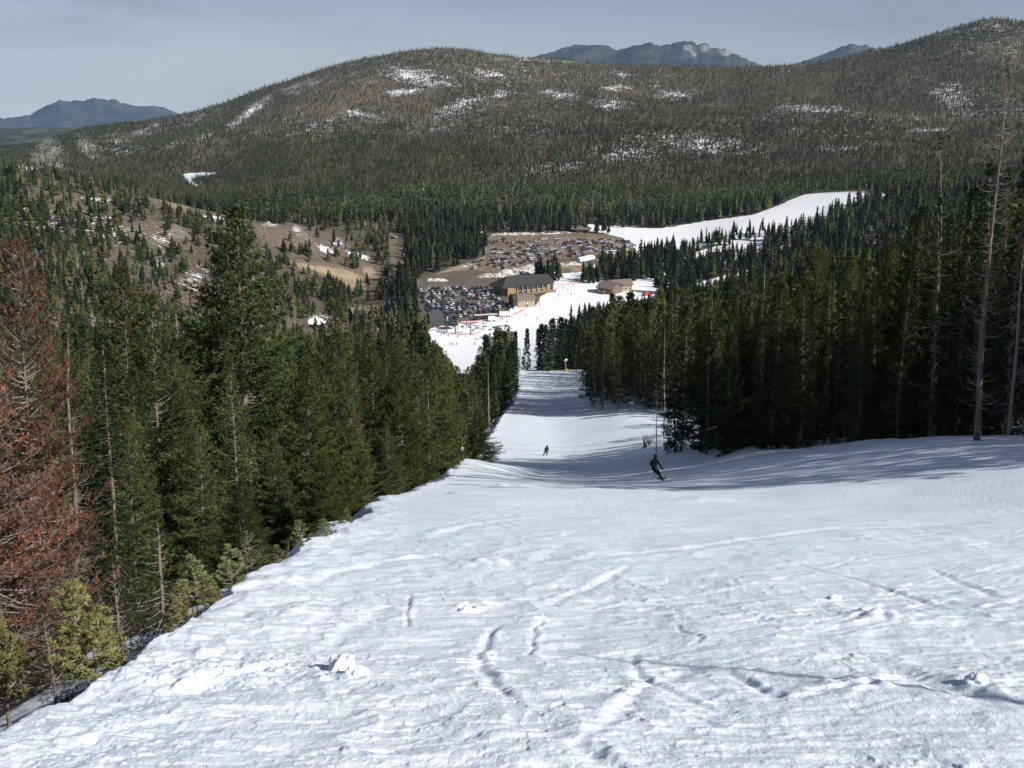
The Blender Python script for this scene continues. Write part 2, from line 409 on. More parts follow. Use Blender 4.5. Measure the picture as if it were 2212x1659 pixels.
# carved tracks seen in the photo: (photo polyline, width, depth, berm height)
TR = [([(1085, 1335), (1050, 1375), (1036, 1415), (1046, 1455), (1075, 1495), (1122, 1542)], 0.045, 0.055, 0.045),
      ([(1368, 1398), (1372, 1440), (1400, 1470), (1450, 1498), (1510, 1522), (1570, 1540)], 0.04, 0.045, 0.03),
      ([(1545, 1446), (1600, 1470), (1650, 1494), (1705, 1513)], 0.05, 0.065, 0.05),
      ([(1705, 1516), (1760, 1508), (1830, 1494), (1890, 1480), (1990, 1466)], 0.06, 0.02, 0.06),
      ([(1255, 1630), (1300, 1590), (1350, 1540), (1410, 1490), (1500, 1440)], 0.06, 0.03, 0.05),
      ([(1230, 1610), (1290, 1655), (1360, 1680)], 0.06, 0.07, 0.08),
      ([(1130, 1535), (1260, 1515), (1330, 1490)], 0.10, 0.03, 0.03),
      ([(890, 1280), (882, 1320), (884, 1360)], 0.03, 0.035, 0.03),
      ([(1165, 1335), (1148, 1375), (1146, 1420)], 0.03, 0.03, 0.03),
      ([(1460, 1345), (1475, 1365), (1510, 1380), (1500, 1400)], 0.03, 0.03, 0.02),
      ([(1180, 1310), (1280, 1260), (1370, 1225)], 0.07, 0.04, 0.04),
      ([(1250, 1300), (1400, 1296), (1560, 1300), (1750, 1290)], 0.07, 0.03, 0.03),
      ([(2010, 1230), (2080, 1258), (2160, 1290)], 0.07, 0.05, 0.03),
      ([(1560, 1330), (1750, 1360), (1900, 1350), (2100, 1320)], 0.08, 0.04, 0.05),
      ([(700, 1560), (900, 1510), (1050, 1450)], 0.09, 0.03, 0.03),
      ([(300, 1500), (500, 1470), (700, 1400), (860, 1290)], 0.09, 0.03, 0.04),
      ([(1400, 1600), (1700, 1590), (2000, 1585), (2300, 1600)], 0.05, 0.025, 0.02),
      ([(1350, 1640), (1700, 1625), (2000, 1615), (2300, 1640)], 0.05, 0.022, 0.02),
      ([(1900, 1430), (2050, 1500), (2250, 1540)], 0.09, 0.06, 0.06),
      ([(900, 1180), (1050, 1140), (1300, 1120), (1500, 1125)], 0.16, 0.05, 0.06),
      ([(1200, 1210), (1500, 1190), (1800, 1150), (2100, 1140)], 0.14, 0.05, 0.05),
      ([(560, 1300), (760, 1230), (960, 1200), (1150, 1210)], 0.12, 0.04, 0.05)]
rg = np.random.default_rng(5)
for k in range(210):
    u0, v0 = rg.uniform(300, 2300), 1075 + 570 * rg.uniform() ** 1.2
    ln, th, cv = rg.uniform(200, 900), rg.uniform(-0.35, 0.25), rg.uniform(-0.6, 0.6)
    pts = [(u0, v0)]
    for j in range(5):
        th += cv / 5; pts.append((pts[-1][0] + ln / 5 * math.cos(th), pts[-1][1] + ln / 5 * math.sin(th) * 0.42))
    sc = rg.uniform(0.35, 1.0) * (0.6 + 0.9 * (1640 - v0) / 560)
    TR.append((pts, 0.035 * sc + 0.014, 0.018 * sc, 0.022 * sc))
    if k % 3 == 0: TR.append(([(a_ + 22 * sc, b_ + 7 * sc) for a_, b_ in pts], 0.03 * sc + 0.014, 0.016 * sc, 0.018 * sc))
for pts, w, dp, bh in TR:
    if min(v for u, v in pts) < 1055: continue
    P = []
    for u, v in pts:
        d = ray(u, v); t = EYE / (-d[2] - 0.364 * d[1]) if (-d[2] - 0.364 * d[1]) > 0.004 else 0
        P.append((d[0] * t, d[1] * t))
    P = np.array(P)
    # Catmull-Rom
    PP = np.vstack([2 * P[0] - P[1], P, 2 * P[-1] - P[-2]]); S = []
    for i in range(1, len(PP) - 2):
        for t in np.linspace(0, 1, 7)[:-1]:
            a, b_, c, d = PP[i - 1], PP[i], PP[i + 1], PP[i + 2]
            S.append(0.5 * ((2 * b_) + (c - a) * t + (2 * a - 5 * b_ + 4 * c - d) * t * t + (3 * b_ - a - 3 * c + d) * t ** 3))
    S.append(P[-1]); S = np.array(S)
    m = w * 5
    sel = (X > S[:, 0].min() - m) & (X < S[:, 0].max() + m) & (Y > S[:, 1].min() - m) & (Y < S[:, 1].max() + m)
    if not sel.any(): continue
    x, y = X[sel], Y[sel]
    x = x + 0.035 * vnoise(x / 0.3, y / 0.3, 81); y = y + 0.035 * vnoise(x / 0.3, y / 0.3, 82)
    best = np.full(x.shape, 1e9); side = np.zeros(x.shape); par = np.zeros(x.shape)
    for i in range(len(S) - 1):
        e = S[i + 1] - S[i]; l2 = e @ e + 1e-12
        t = np.clip(((x - S[i, 0]) * e[0] + (y - S[i, 1]) * e[1]) / l2, 0, 1)
        dx, dy = x - S[i, 0] - t * e[0], y - S[i, 1] - t * e[1]
        dist = np.hypot(dx, dy); up = dist < best
        best = np.where(up, dist, best); side = np.where(up, np.sign(e[0] * dy - e[1] * dx), side); par = np.where(up, (i + t) / (len(S) - 1), par)
    fade = sstep(0, 0.15, par) * sstep(1, 0.85, par)
    sd = best * side
    lump = 0.7 + 0.45 * vnoise(x / 0.16, y / 0.16, 83) + 0.25 * vnoise(x / 0.05, y / 0.05, 84)
    D[sel] += fade * (-0.36 * dp * np.exp(-(sd / w) ** 2) + 0.28 * bh * lump * np.exp(-((sd - 1.7 * w) / (1.1 * w)) ** 2))
# rolled heaps
for u, v, r, hgt in ((1010, 1312, 0.20, 0.13), (1150, 1335, 0.16, 0.06), (1050, 1220, 0.45, 0.14), (1900, 1340, 0.3, 0.12), (640, 1330, 0.5, 0.10), (300, 1480, 0.5, 0.10), (1850, 1490, 0.25, 0.09), (2150, 1500, 0.3, 0.1), (1100, 1050, 1.6, 0.3), (1330, 1060, 2.0, 0.3), (1500, 1085, 1.5, 0.25), (1000, 1075, 1.2, 0.2), (1700, 1045, 2.5, 0.35), (760, 1470, 0.25, 0.06)):
    d = ray(u, v); t = EYE / (-d[2] - 0.364 * d[1]); px, py = d[0] * t, d[1] * t
    D += 0.65 * hgt * np.exp(-(((X - px) ** 2 + (Y - py) ** 2) / r ** 2) ** 0.9) * (0.7 + 0.5 * vnoise(X / (r * 0.35), Y / (r * 0.35), 91))
# drifts piled along the right-hand forest edge
bank = np.exp(-((X - Rr + 0.5) / 3.0) ** 2) * sstep(45, 60, Y) * sstep(140, 118, Y)
D += bank * (0.55 * (vnoise(Y / 7.0, X / 9.0, 95) + 0.4))
offr = sstep(0, 3, np.maximum(L - X, X - Rr))
D = D * (0.35 + 0.65 * run) + offr * 0.25 * fbm(X / 2.5, Y / 2.5, 97, 3)
snow_att = run - 0.30 * run * edge + (1 - run) * np.where(X > (L + Rr) / 2, np.where(X - Rr < 5, 0.80, 0.50), np.where(L - X < 2.2, 0.62, 0.34))
near_V = np.c_[X.ravel(), Y.ravel(), (Z + D).ravel()]
NEARX, NEARY, NEARZ = X.ravel(), Y.ravel(), (Z + D).ravel()
def snow_z(x, y):
    return float(NEARZ[np.argmin((NEARX - x) ** 2 + (NEARY - y) ** 2)])
slope = link('snow_slope', new_mesh('snow_slope', near_V, Q[:, ::-1], [M_SLOPE], True, attrs={'snow': snow_att.ravel()}))
tag(slope, 'wide groomed snow run falling away from the camera, chopped with ski tracks', 'snow slope', kind='structure')

# ---- hillside ------------------------------------------------------------------
st2 = np.cumsum(0.12 * 1.12 ** np.arange(40)); st2 = st2[st2 < 30]
az = np.r_[np.radians(-28.5 - st2[::-1]), np.radians(np.linspace(-28.5, 28.5, 760)), np.radians(28.5 + st2)]
rho = np.exp(np.linspace(math.log(455), math.log(4650), 520))
FX, FY, FA, FR, FQ = grid_mesh(az, rho, None)
FZ = H(FX, FY) - 0.35 * sstep(470, 455, FR)
FU, FV, _ = project(FX, FY, FZ)
SNOW_B = [(900, 165, 110, 26, .62, 10), (1060, 160, 60, 10, .6, 8), (860, 200, 70, 9, .7, -5), (545, 240, 45, 9, .85, -32), (510, 265, 40, 12, .6, -30), (440, 295, 40, 14, .5, -30),
          (770, 245, 45, 14, .62, 10), (700, 262, 50, 7, .5, -20), (640, 288, 45, 5, .55, -12), (1000, 225, 120, 22, .55, -22), (1080, 205, 60, 14, .55, -15), (960, 275, 50, 10, .5, -20), (1210, 205, 60, 15, .6, 5), (1320, 225, 60, 18, .58, 5), (1340, 160, 40, 8, .55, 0), (1330, 190, 50, 10, .55, 0),
          (1460, 205, 70, 14, .55, 0), (1760, 235, 120, 12, .6, 3), (2060, 210, 80, 40, .52, 20), (2150, 55, 16, 7, .7, 0), (1500, 310, 200, 30, .48, 5), (1350, 330, 120, 30, .48, 0), (2000, 280, 80, 10, .5, 0), (1200, 360, 120, 20, .46, 0), (1800, 320, 80, 10, .45, 0),
          (1150, 130, 200, 6, .45, 3), (60, 365, 60, 10, .5, 0), (380, 310, 60, 14, .45, -25), (250, 320, 90, 25, .42, 0),
          # spur
          (215, 430, 45, 8, .75, 0), (300, 435, 40, 6, .6, 0), (480, 475, 50, 10, .72, 10), (585, 480, 18, 12, .7, 0), (420, 478, 25, 6, .6, 0), (640, 500, 16, 14, .6, 45), (705, 540, 22, 8, .8, 20), (775, 552, 30, 7, .95, 12), (730, 525, 14, 14, .6, 40), (480, 540, 16, 10, .8, 40), (500, 570, 40, 14, .6, 30), (345, 570, 10, 12, .7, 0), (180, 575, 12, 10, .7, 0), (45, 455, 12, 10, .7, 0), (60, 560, 14, 14, .6, 0), (180, 545, 14, 16, .6, 0), (460, 640, 12, 40, .6, 10), (240, 500, 100, 40, .46, 20), (100, 480, 80, 40, .42, 0), (330, 520, 80, 30, .48, 20), (560, 620, 60, 40, .46, 20), (420, 600, 60, 40, .45, 20), (300, 700, 120, 60, .42, 0), (700, 690, 40, 30, .55, 0),
          (1100, 487, 14, 10, .9, 0), (1040, 500, 10, 6, .6, 0), (1090, 470, 8, 14, .6, 0), (930, 460, 10, 12, .55, 0), (1110, 520, 60, 8, .6, 5), (1190, 505, 60, 6, .62, 0), (1240, 570, 40, 6, .7, 0), (1080, 592, 90, 8, .62, -6), (1140, 580, 40, 9, .7, -8), (1180, 588, 30, 7, .9, 0), (950, 609, 30, 5, .6, 0), (1010, 573, 60, 3, .55, -18), (1300, 490, 60, 6, .75, 3), (1290, 575, 70, 8, .6, 0), (1690, 452, 40, 10, .6, -20), (850, 506, 25, 5, .6, 0), (960, 620, 20, 3, .5, 0)]
TAN_B = [(700, 235, 170, 60, .45, -12), (760, 200, 200, 60, .42, 0), (560, 270, 80, 40, .42, -25), (900, 240, 90, 60, .42, 0), (1200, 170, 200, 40, .36, 0), (450, 320, 80, 30, .4, -20),
         (380, 445, 70, 16, .8, 8), (470, 455, 60, 12, .75, 10), (600, 500, 130, 50, .55, 25), (680, 520, 110, 50, .55, 25), (730, 590, 90, 16, 1.1, 12), (760, 610, 60, 18, 1.0, 20), (660, 575, 60, 12, .9, 10), (800, 590, 40, 25, .9, 40), (320, 500, 160, 60, .45, 15), (150, 430, 200, 40, .42, 5), (530, 600, 100, 60, .45, 20), (420, 650, 120, 60, .4, 10), (250, 560, 160, 50, .42, 10), (850, 458, 26, 9, 1.1, 0), (1180, 575, 160, 12, .9, 0), (1250, 580, 30, 12, 1.0, 0), (700, 700, 60, 30, .6, 0), (800, 670, 60, 20, .7, 0)]
ROCK_B = [(110, 325, 55, 30, .95, 60), (190, 318, 45, 22, .8, 40), (85, 345, 30, 22, .85, 40), (310, 285, 60, 16, .7, -20), (650, 188, 60, 12, .85, -15), (560, 225, 50, 13, .8, -28), (630, 198, 35, 14, .85, 0), (40, 365, 40, 12, .7, 0), (255, 300, 50, 20, .65, 0), (655, 505, 26, 9, .85, 40), (740, 530, 40, 8, .8, 35), (595, 483, 20, 9, .75, 0), (430, 255, 80, 20, .5, -20), (380, 500, 60, 40, .5, 20)]
snow_f = blobs(SNOW_B, FU, FV); tan_f = blobs(TAN_B, FU, FV); rock_f = blobs(ROCK_B, FU, FV)
FZ = FZ + np.clip(rock_f, 0, 1) * (16 * (0.35 - np.abs(fbm(FX / 45, FY / 60, 411, 4))) + 4 * fbm(FX / 14, FY / 14, 412, 2)) * sstep(1200, 1500, FR)
hid = FR > 3000
snow_f[hid] = 0.3
snow_f = np.maximum(snow_f, np.where(FR > 1350, np.clip((345 - FV) / 60, 0, 1) * 0.22 + 0.20 * fbm(FX / 260, FY / 260, 401, 3), 0))
wp = lambda P: poly_mask(P, FX, FY)
base_snow = wp(BASE_SNOW) | wp(STRIP_A) | wp(STRIP_B); big_run = wp(BIG_RUN); lake_m = wp(LAKE)
def blur(m, n=2):
    m = m.astype(float)
    for _ in range(n):
        m = (np.roll(m, 1, 0) + np.roll(m, -1, 0) + 2 * m) / 4; m = (np.roll(m, 1, 1) + np.roll(m, -1, 1) + 2 * m) / 4
    return m
piste = blur(base_snow | big_run)
snow_f = np.maximum(snow_f * (1 - 0), 2.2 * piste)
# shaded forest floor round the base keeps patchy snow
snow_f = np.maximum(snow_f, 0.40 * sstep(1500, 1600, FU) * sstep(1100, 900, FR))
lot = blur(wp(LOWER_LOT) | wp(UPPER_LOT) | wp(ROAD) | wp(TRACK))
dirt_f = np.maximum(lot * 1.3, 0)
snow_f = snow_f * (1 - 0.75 * np.clip(blur(wp(LOWER_LOT), 1), 0, 1))
hill = link('hills', new_mesh('hills', np.c_[FX.ravel(), FY.ravel(), FZ.ravel()], FQ[:, ::-1], [M_HILL], True,
            attrs={'snow': snow_f.ravel(), 'dirt': dirt_f.ravel(), 'tan': tan_f.ravel(), 'rock': rock_f.ravel()}))
tag(hill, 'valley floor and forested hills with snow patches beyond the ski run', 'hills', kind='structure')

def sheet(name, poly, lift, m, label, cat, cuts=3):
    """thin sheet lying on the ground, polygon given in world metres"""
    bm = bmesh.new()
    P = []
    for i in range(len(poly)):
        a, b_ = poly[i], poly[(i + 1) % len(poly)]
        for t in np.linspace(0, 1, 5)[:-1]:
            p = a + (b_ - a) * t
            P.append(p + 0.6 * np.array([vnoise(p[0:1] / 4, p[1:2] / 4, 3)[0], vnoise(p[0:1] / 4, p[1:2] / 4, 4)[0]]))
    f = bm.faces.new([bm.verts.new((p[0], p[1], 0)) for p in P])
    bmesh.ops.triangulate(bm, faces=[f])
    for _ in range(cuts): bmesh.ops.subdivide_edges(bm, edges=[e for e in bm.edges if e.calc_length() > 7], cuts=1)
    bmesh.ops.triangulate(bm, faces=bm.faces[:])
    co = np.array([v.co[:] for v in bm.verts])
    z = H(co[:, 0], co[:, 1]) + lift
    for v, zz in zip(bm.verts, z): v.co.z = zz
    bmesh.ops.recalc_face_normals(bm, faces=bm.faces[:])
    if sum(f.normal.z for f in bm.faces) < 0: bmesh.ops.reverse_faces(bm, faces=bm.faces[:])
    me = bpy.data.meshes.new(name); bm.to_mesh(me); bm.free(); me.materials.append(m)
    o = link(name, me); return tag(o, label, cat, kind='structure')

M_ICE = simple('lake_ice', (0.66, 0.74, 0.74), 0.35, 0.08, 0.05)
sheet('frozen_lake', LAKE, 0.5, M_ICE, 'pale frozen lake beyond the spur on the left', 'lake')
def lot_mat(name, a, b_, c_):
    m, nt, bs = mat(name, 0.9, spec=0.2)
    n1 = noise_node(nt, 0.06, 5, 0.65, None, (1, 0.5, 1)); n2 = noise_node(nt, 0.5, 5, 0.7)
    cc = mixc(nt, ramp(nt, n1, 0.35, 0.65), a, b_)
    cc = mixc(nt, math_node(nt, 'MULTIPLY', ramp(nt, n2, 0.45, 0.75), 0.5), cc, c_)
    nt.links.new(cc, bs.inputs['Base Color']); return m
M_LOT1 = lot_mat('lower_lot_wet_dirt', (0.105, 0.088, 0.070), (0.15, 0.125, 0.095), (0.20, 0.165, 0.12))
M_LOT2 = lot_mat('upper_lot_dirt', (0.155, 0.118, 0.080), (0.235, 0.18, 0.12), (0.15, 0.125, 0.10))
sheet('parking_lot', LOWER_LOT, 0.22, M_LOT1, 'damp dirt parking lot full of cars beside the lodge', 'parking lot')
sheet('parking_lot', UPPER_LOT, 0.20, M_LOT2, 'bare tan dirt parking lot behind the lodge, cars in loose rows', 'parking lot')
sheet('dirt_road', ROAD, 0.26, M_LOT2, 'dirt access road coming out of the trees to the lower lot', 'road')

# ---- plain beyond the hills and the far mountains ------------------------------
az = np.radians(np.linspace(-62, 62, 220)); rho = np.exp(np.linspace(math.log(4550), math.log(18500), 110))
PX, PYy, PA, PR, PQ = grid_mesh(az, rho, None)
PZz = -500 - 800 * sstep(7500, 14000, PR) + 275 * np.exp(-((PR - 6300) / 600) ** 2) * (0.93 + 0.10 * vnoise(PA * 14, PR / 3000, 5)) + 46 * fbm(PX / 700, PYy / 700, 8, 5) * sstep(4600, 5200, PR) * sstep(12000, 8000, PR)
M_PLAIN, nt, b = mat('far_plain', 0.95, spec=0.1)
nt.links.new(mixc(nt, ramp(nt, mixc(nt, 0.5, noise_node(nt, 0.0022, 6, 0.7), noise_node(nt, 0.012, 6, 0.75)), 0.42, 0.58), (0.020, 0.030, 0.018), (0.10, 0.092, 0.062)), b.inputs['Base Color'])
pl = link('plain', new_mesh('plain', np.c_[PX.ravel(), PYy.ravel(), PZz.ravel()], PQ[:, ::-1], [M_PLAIN], True))
tag(pl, 'low wooded foothills and plain reaching the horizon', 'plain', kind='structure')

M_MTN, nt, b = mat('far_mountain', 0.95, spec=0.1)
rk = attr_node(nt, 'rock')
mc = mixc(nt, ramp(nt, noise_node(nt, 0.004, 6, 0.65), 0.35, 0.65), (0.014, 0.022, 0.016), (0.068, 0.066, 0.052))
nt.links.new(mixc(nt, ramp(nt, math_node(nt, 'ADD', rk, math_node(nt, 'MULTIPLY', math_node(nt, 'SUBTRACT', noise_node(nt, 0.012, 5, 0.6), 0.5), 0.8)), 0.4, 0.6), mc, (0.20, 0.18, 0.16)), b.inputs['Base Color'])
def mountain(crest, dist, basez, depth, label, rocks=(), seed=0):
    c = np.array(crest, float); u = np.arange(c[0, 0], c[-1, 0] + 0.1, 2.0); v = np.interp(u, c[:, 0], c[:, 1])
    jit = 1.6 * vnoise(u / 9, u * 0, seed) + 0.8 * vnoise(u / 3.5, u * 0, seed + 1)
    d = ray(u, v); t = dist / d[:, 1]; top = EYE + d[:, 2] * t; x0 = d[:, 0] * t
    s = np.linspace(-1, 1, 61)
    Xm = np.repeat(x0[:, None], 61, 1) * (1 + s[None] * depth / dist)
    Ym = dist + s[None] * depth + 0 * Xm
    prof = (1 - np.abs(s)) ** 1.15
    rel = np.maximum(top - basez, 0)[:, None]
    Zm = basez + rel * prof[None] - (jit * dist / FP)[:, None] * np.exp(-(s / 0.07) ** 2)[None]
    rough = fbm(Xm / 480, Ym / 480, seed + 4, 4); rid = np.abs(fbm(Xm / 900 + 0.5 * fbm(Xm / 1500, Ym / 700, seed + 9, 2), Ym / 700, seed + 7, 4))
    Zm += (1 - prof[None]) * np.clip(rel / 300, 0, 1) * prof[None] * 3.0 * (60 * rough - 160 * rid + 30) * np.sign(np.abs(s))[None]
    Zm[:, 0] -= 30; Zm[:, -1] -= 30
    att = np.zeros_like(Xm)
    for (ru, rv, w, h) in rocks:
        U, V, _ = project(Xm, Ym, Zm); att = np.maximum(att, np.exp(-((U - ru) / w) ** 2 - ((V - rv) / h) ** 2) * (s[None] <= 0.05))
    na, nr = Xm.shape; idx = np.arange(na * nr).reshape(na, nr)
    q = np.stack([idx[:-1, :-1], idx[1:, :-1], idx[1:, 1:], idx[:-1, 1:]], -1).reshape(-1, 4)
    o = link('mountain', new_mesh('mountain', np.c_[Xm.ravel(), Ym.ravel(), Zm.ravel()], q, [M_MTN], True, attrs={'rock': att.ravel()}))
    return tag(o, label, 'mountain', kind='structure')
mountain([(-60, 262), (0, 256), (40, 252), (70, 246), (85, 236), (110, 224), (130, 216), (150, 218), (180, 217), (205, 211), (225, 215), (245, 214), (265, 223), (290, 229), (330, 228), (355, 233), (380, 244), (420, 262)], 15000, -1300, 2600,
         'blue haze covered mountain far off on the left of the skyline', (), 31)
mountain([(1090, 152), (1130, 130), (1180, 115), (1235, 98), (1262, 95), (1290, 98), (1310, 97), (1332, 110), (1355, 103), (1385, 95), (1405, 92), (1425, 99), (1460, 92), (1478, 88), (1500, 91), (1506, 97), (1520, 93), (1530, 95), (1536, 107), (1550, 104), (1568, 105), (1578, 114), (1600, 122), (1640, 139), (1665, 156)], 11500, -330, 2100,
         'twin humped dark blue mountain with pale cliffs on its right shoulder', [(1487, 103, 14, 8), (1521, 104, 12, 9), (1566, 114, 15, 9), (1500, 118, 10, 5)], 41)
mountain([(1690, 156), (1715, 140), (1760, 122), (1800, 108), (1835, 95), (1850, 98), (1870, 97), (1890, 103), (1930, 122), (1970, 150)], 11800, -330, 2000,
         'smaller blue mountain peeping over the ridge near the right hand peak', (), 51)
# ------------------------------------------------------------------ plant materials
def needle_mat(name, transl=0.12):
    m = bpy.data.materials.new(name); m.use_nodes = True; nt = m.node_tree
    out = nt.nodes['Material Output']; nt.nodes.remove(nt.nodes['Principled BSDF'])
    col = attr_node(nt, 'col', 'Color')
    oi = nt.nodes.new('ShaderNodeObjectInfo')
    hs = N(nt, 'ShaderNodeHueSaturation'); nt.links.new(col, hs.inputs['Color'])
    mr = N(nt, 'ShaderNodeMapRange'); mr.inputs['To Min'].default_value = 0.58; mr.inputs['To Max'].default_value = 1.35; nt.links.new(oi.outputs['Random'], mr.inputs['Value'])
    nt.links.new(mr.outputs[0], hs.inputs['Value'])
    mh = N(nt, 'ShaderNodeMapRange'); mh.inputs['To Min'].default_value = 0.487; mh.inputs['To Max'].default_value = 0.517
    sh = math_node(nt, 'FRACT', math_node(nt, 'MULTIPLY', oi.outputs['Random'], 7.31)); nt.links.new(sh, mh.inputs['Value']); nt.links.new(mh.outputs[0], hs.inputs['Hue'])
    d = N(nt, 'ShaderNodeBsdfDiffuse'); t = N(nt, 'ShaderNodeBsdfTranslucent'); mx = N(nt, 'ShaderNodeMixShader'); mx.inputs[0].default_value = transl
    nt.links.new(hs.outputs[0], d.inputs['Color']); nt.links.new(hs.outputs[0], t.inputs['Color'])
    nt.links.new(d.outputs[0], mx.inputs[1]); nt.links.new(t.outputs[0], mx.inputs[2]); nt.links.new(mx.outputs[0], out.inputs['Surface'])
    return m
M_NEEDLE = needle_mat('conifer_needles')
M_BARK, nt, b = mat('conifer_bark', 0.9, spec=0.15)
tc = nt.nodes.new('ShaderNodeTexCoord')
bn = noise_node(nt, 3.0, 6, 0.7, tc.outputs['Object'], (3, 3, 0.8)); bn2 = noise_node(nt, 14.0, 4, 0.7, tc.outputs['Object'], (1, 1, 0.4))
bc = mixc(nt, ramp(nt, bn, 0.3, 0.7), (0.085, 0.066, 0.050), (0.26, 0.21, 0.165))
nt.links.new(mixc(nt, math_node(nt, 'MULTIPLY', ramp(nt, bn2, 0.5, 0.7), 0.6), bc, (0.07, 0.055, 0.045)), b.inputs['Base Color'])
M_GREYWOOD = simple('weathered_grey_wood', (0.27, 0.245, 0.225), 0.9, 0.35, 5.0, 0.15)

# ------------------------------------------------------------------ geometry builders for plants
class Geo:
    def __init__(s): s.v = []; s.f = []; s.c = []; s.n = 0
    def add(s, v, f, c):
        v = np.asarray(v, float); s.v.append(v); s.f.append(np.asarray(f) + s.n)
        c = np.asarray(c, float); s.c.append(np.broadcast_to(c, (len(v), 3)) if c.ndim == 1 else c); s.n += len(v)
    def arrays(s):
        return np.concatenate(s.v), np.concatenate(s.f), np.concatenate(s.c)

def unit(v): return v / np.maximum(np.linalg.norm(v, axis=-1, keepdims=True), 1e-9)

def tube(g, P, R, sides, col):
    P = np.asarray(P, float); n = len(P)
    T = unit(np.gradient(P, axis=0)); ref = np.array([0.13, 0.97, 0.2]) if abs(T[0, 2]) > 0.7 else np.array([0, 0, 1.0])
    A = unit(np.cross(T, ref)); B = np.cross(T, A)
    th = np.arange(sides) * 2 * math.pi / sides
    V = P[:, None] + np.asarray(R)[:, None, None] * (np.cos(th)[None, :, None] * A[:, None] + np.sin(th)[None, :, None] * B[:, None])
    idx = np.arange(n * sides).reshape(n, sides); nx = np.roll(idx, -1, 1)
    a, b_, c, d = idx[:-1], nx[:-1], nx[1:], idx[1:]
    F = np.concatenate([np.stack([a, b_, c], -1).reshape(-1, 3), np.stack([a, c, d], -1).reshape(-1, 3)])
    g.add(V.reshape(-1, 3), F, col)

def blades(g, rng, P, D, k, length, width, spread, col, cv=0.18):
    """k thin needle blades per tuft, pointing along D with some spread"""
    n = len(P)
    if n == 0: return
    P = np.repeat(P, k, 0); D = np.repeat(D, k, 0)
    d = unit(D + spread * rng.normal(size=D.shape))
    ln = length * rng.uniform(0.65, 1.25, (len(P), 1))
    tip = P + d * ln; s = unit(np.cross(d, rng.normal(size=d.shape))) * width * rng.uniform(0.7, 1.2, (len(P), 1))
    mid = P + d * ln * 0.35
    V = np.stack([mid - s, mid + s, tip], 1)
    V[:, 0] -= d * ln * 0.3; 
    c = np.repeat(np.repeat(np.broadcast_to(col, (n, 3)) * np.exp(cv * rng.normal(size=(n, 1))), k, 0), 3, 0)
    F = np.arange(len(P) * 3).reshape(-1, 3)
    g.add(V.reshape(-1, 3), F, c)

GREEN_DARK = np.array([0.030, 0.046, 0.018]); GREEN_MID = np.array([0.064, 0.081, 0.029]); GREEN_YEL = np.array([0.104, 0.115, 0.036])
GREEN_BLUE = np.array([0.032, 0.050, 0.028]); RUST = np.array([0.22, 0.085, 0.048]); RUST2 = np.array([0.15, 0.085, 0.066]); DRYGREY = np.array([0.15, 0.125, 0.11])

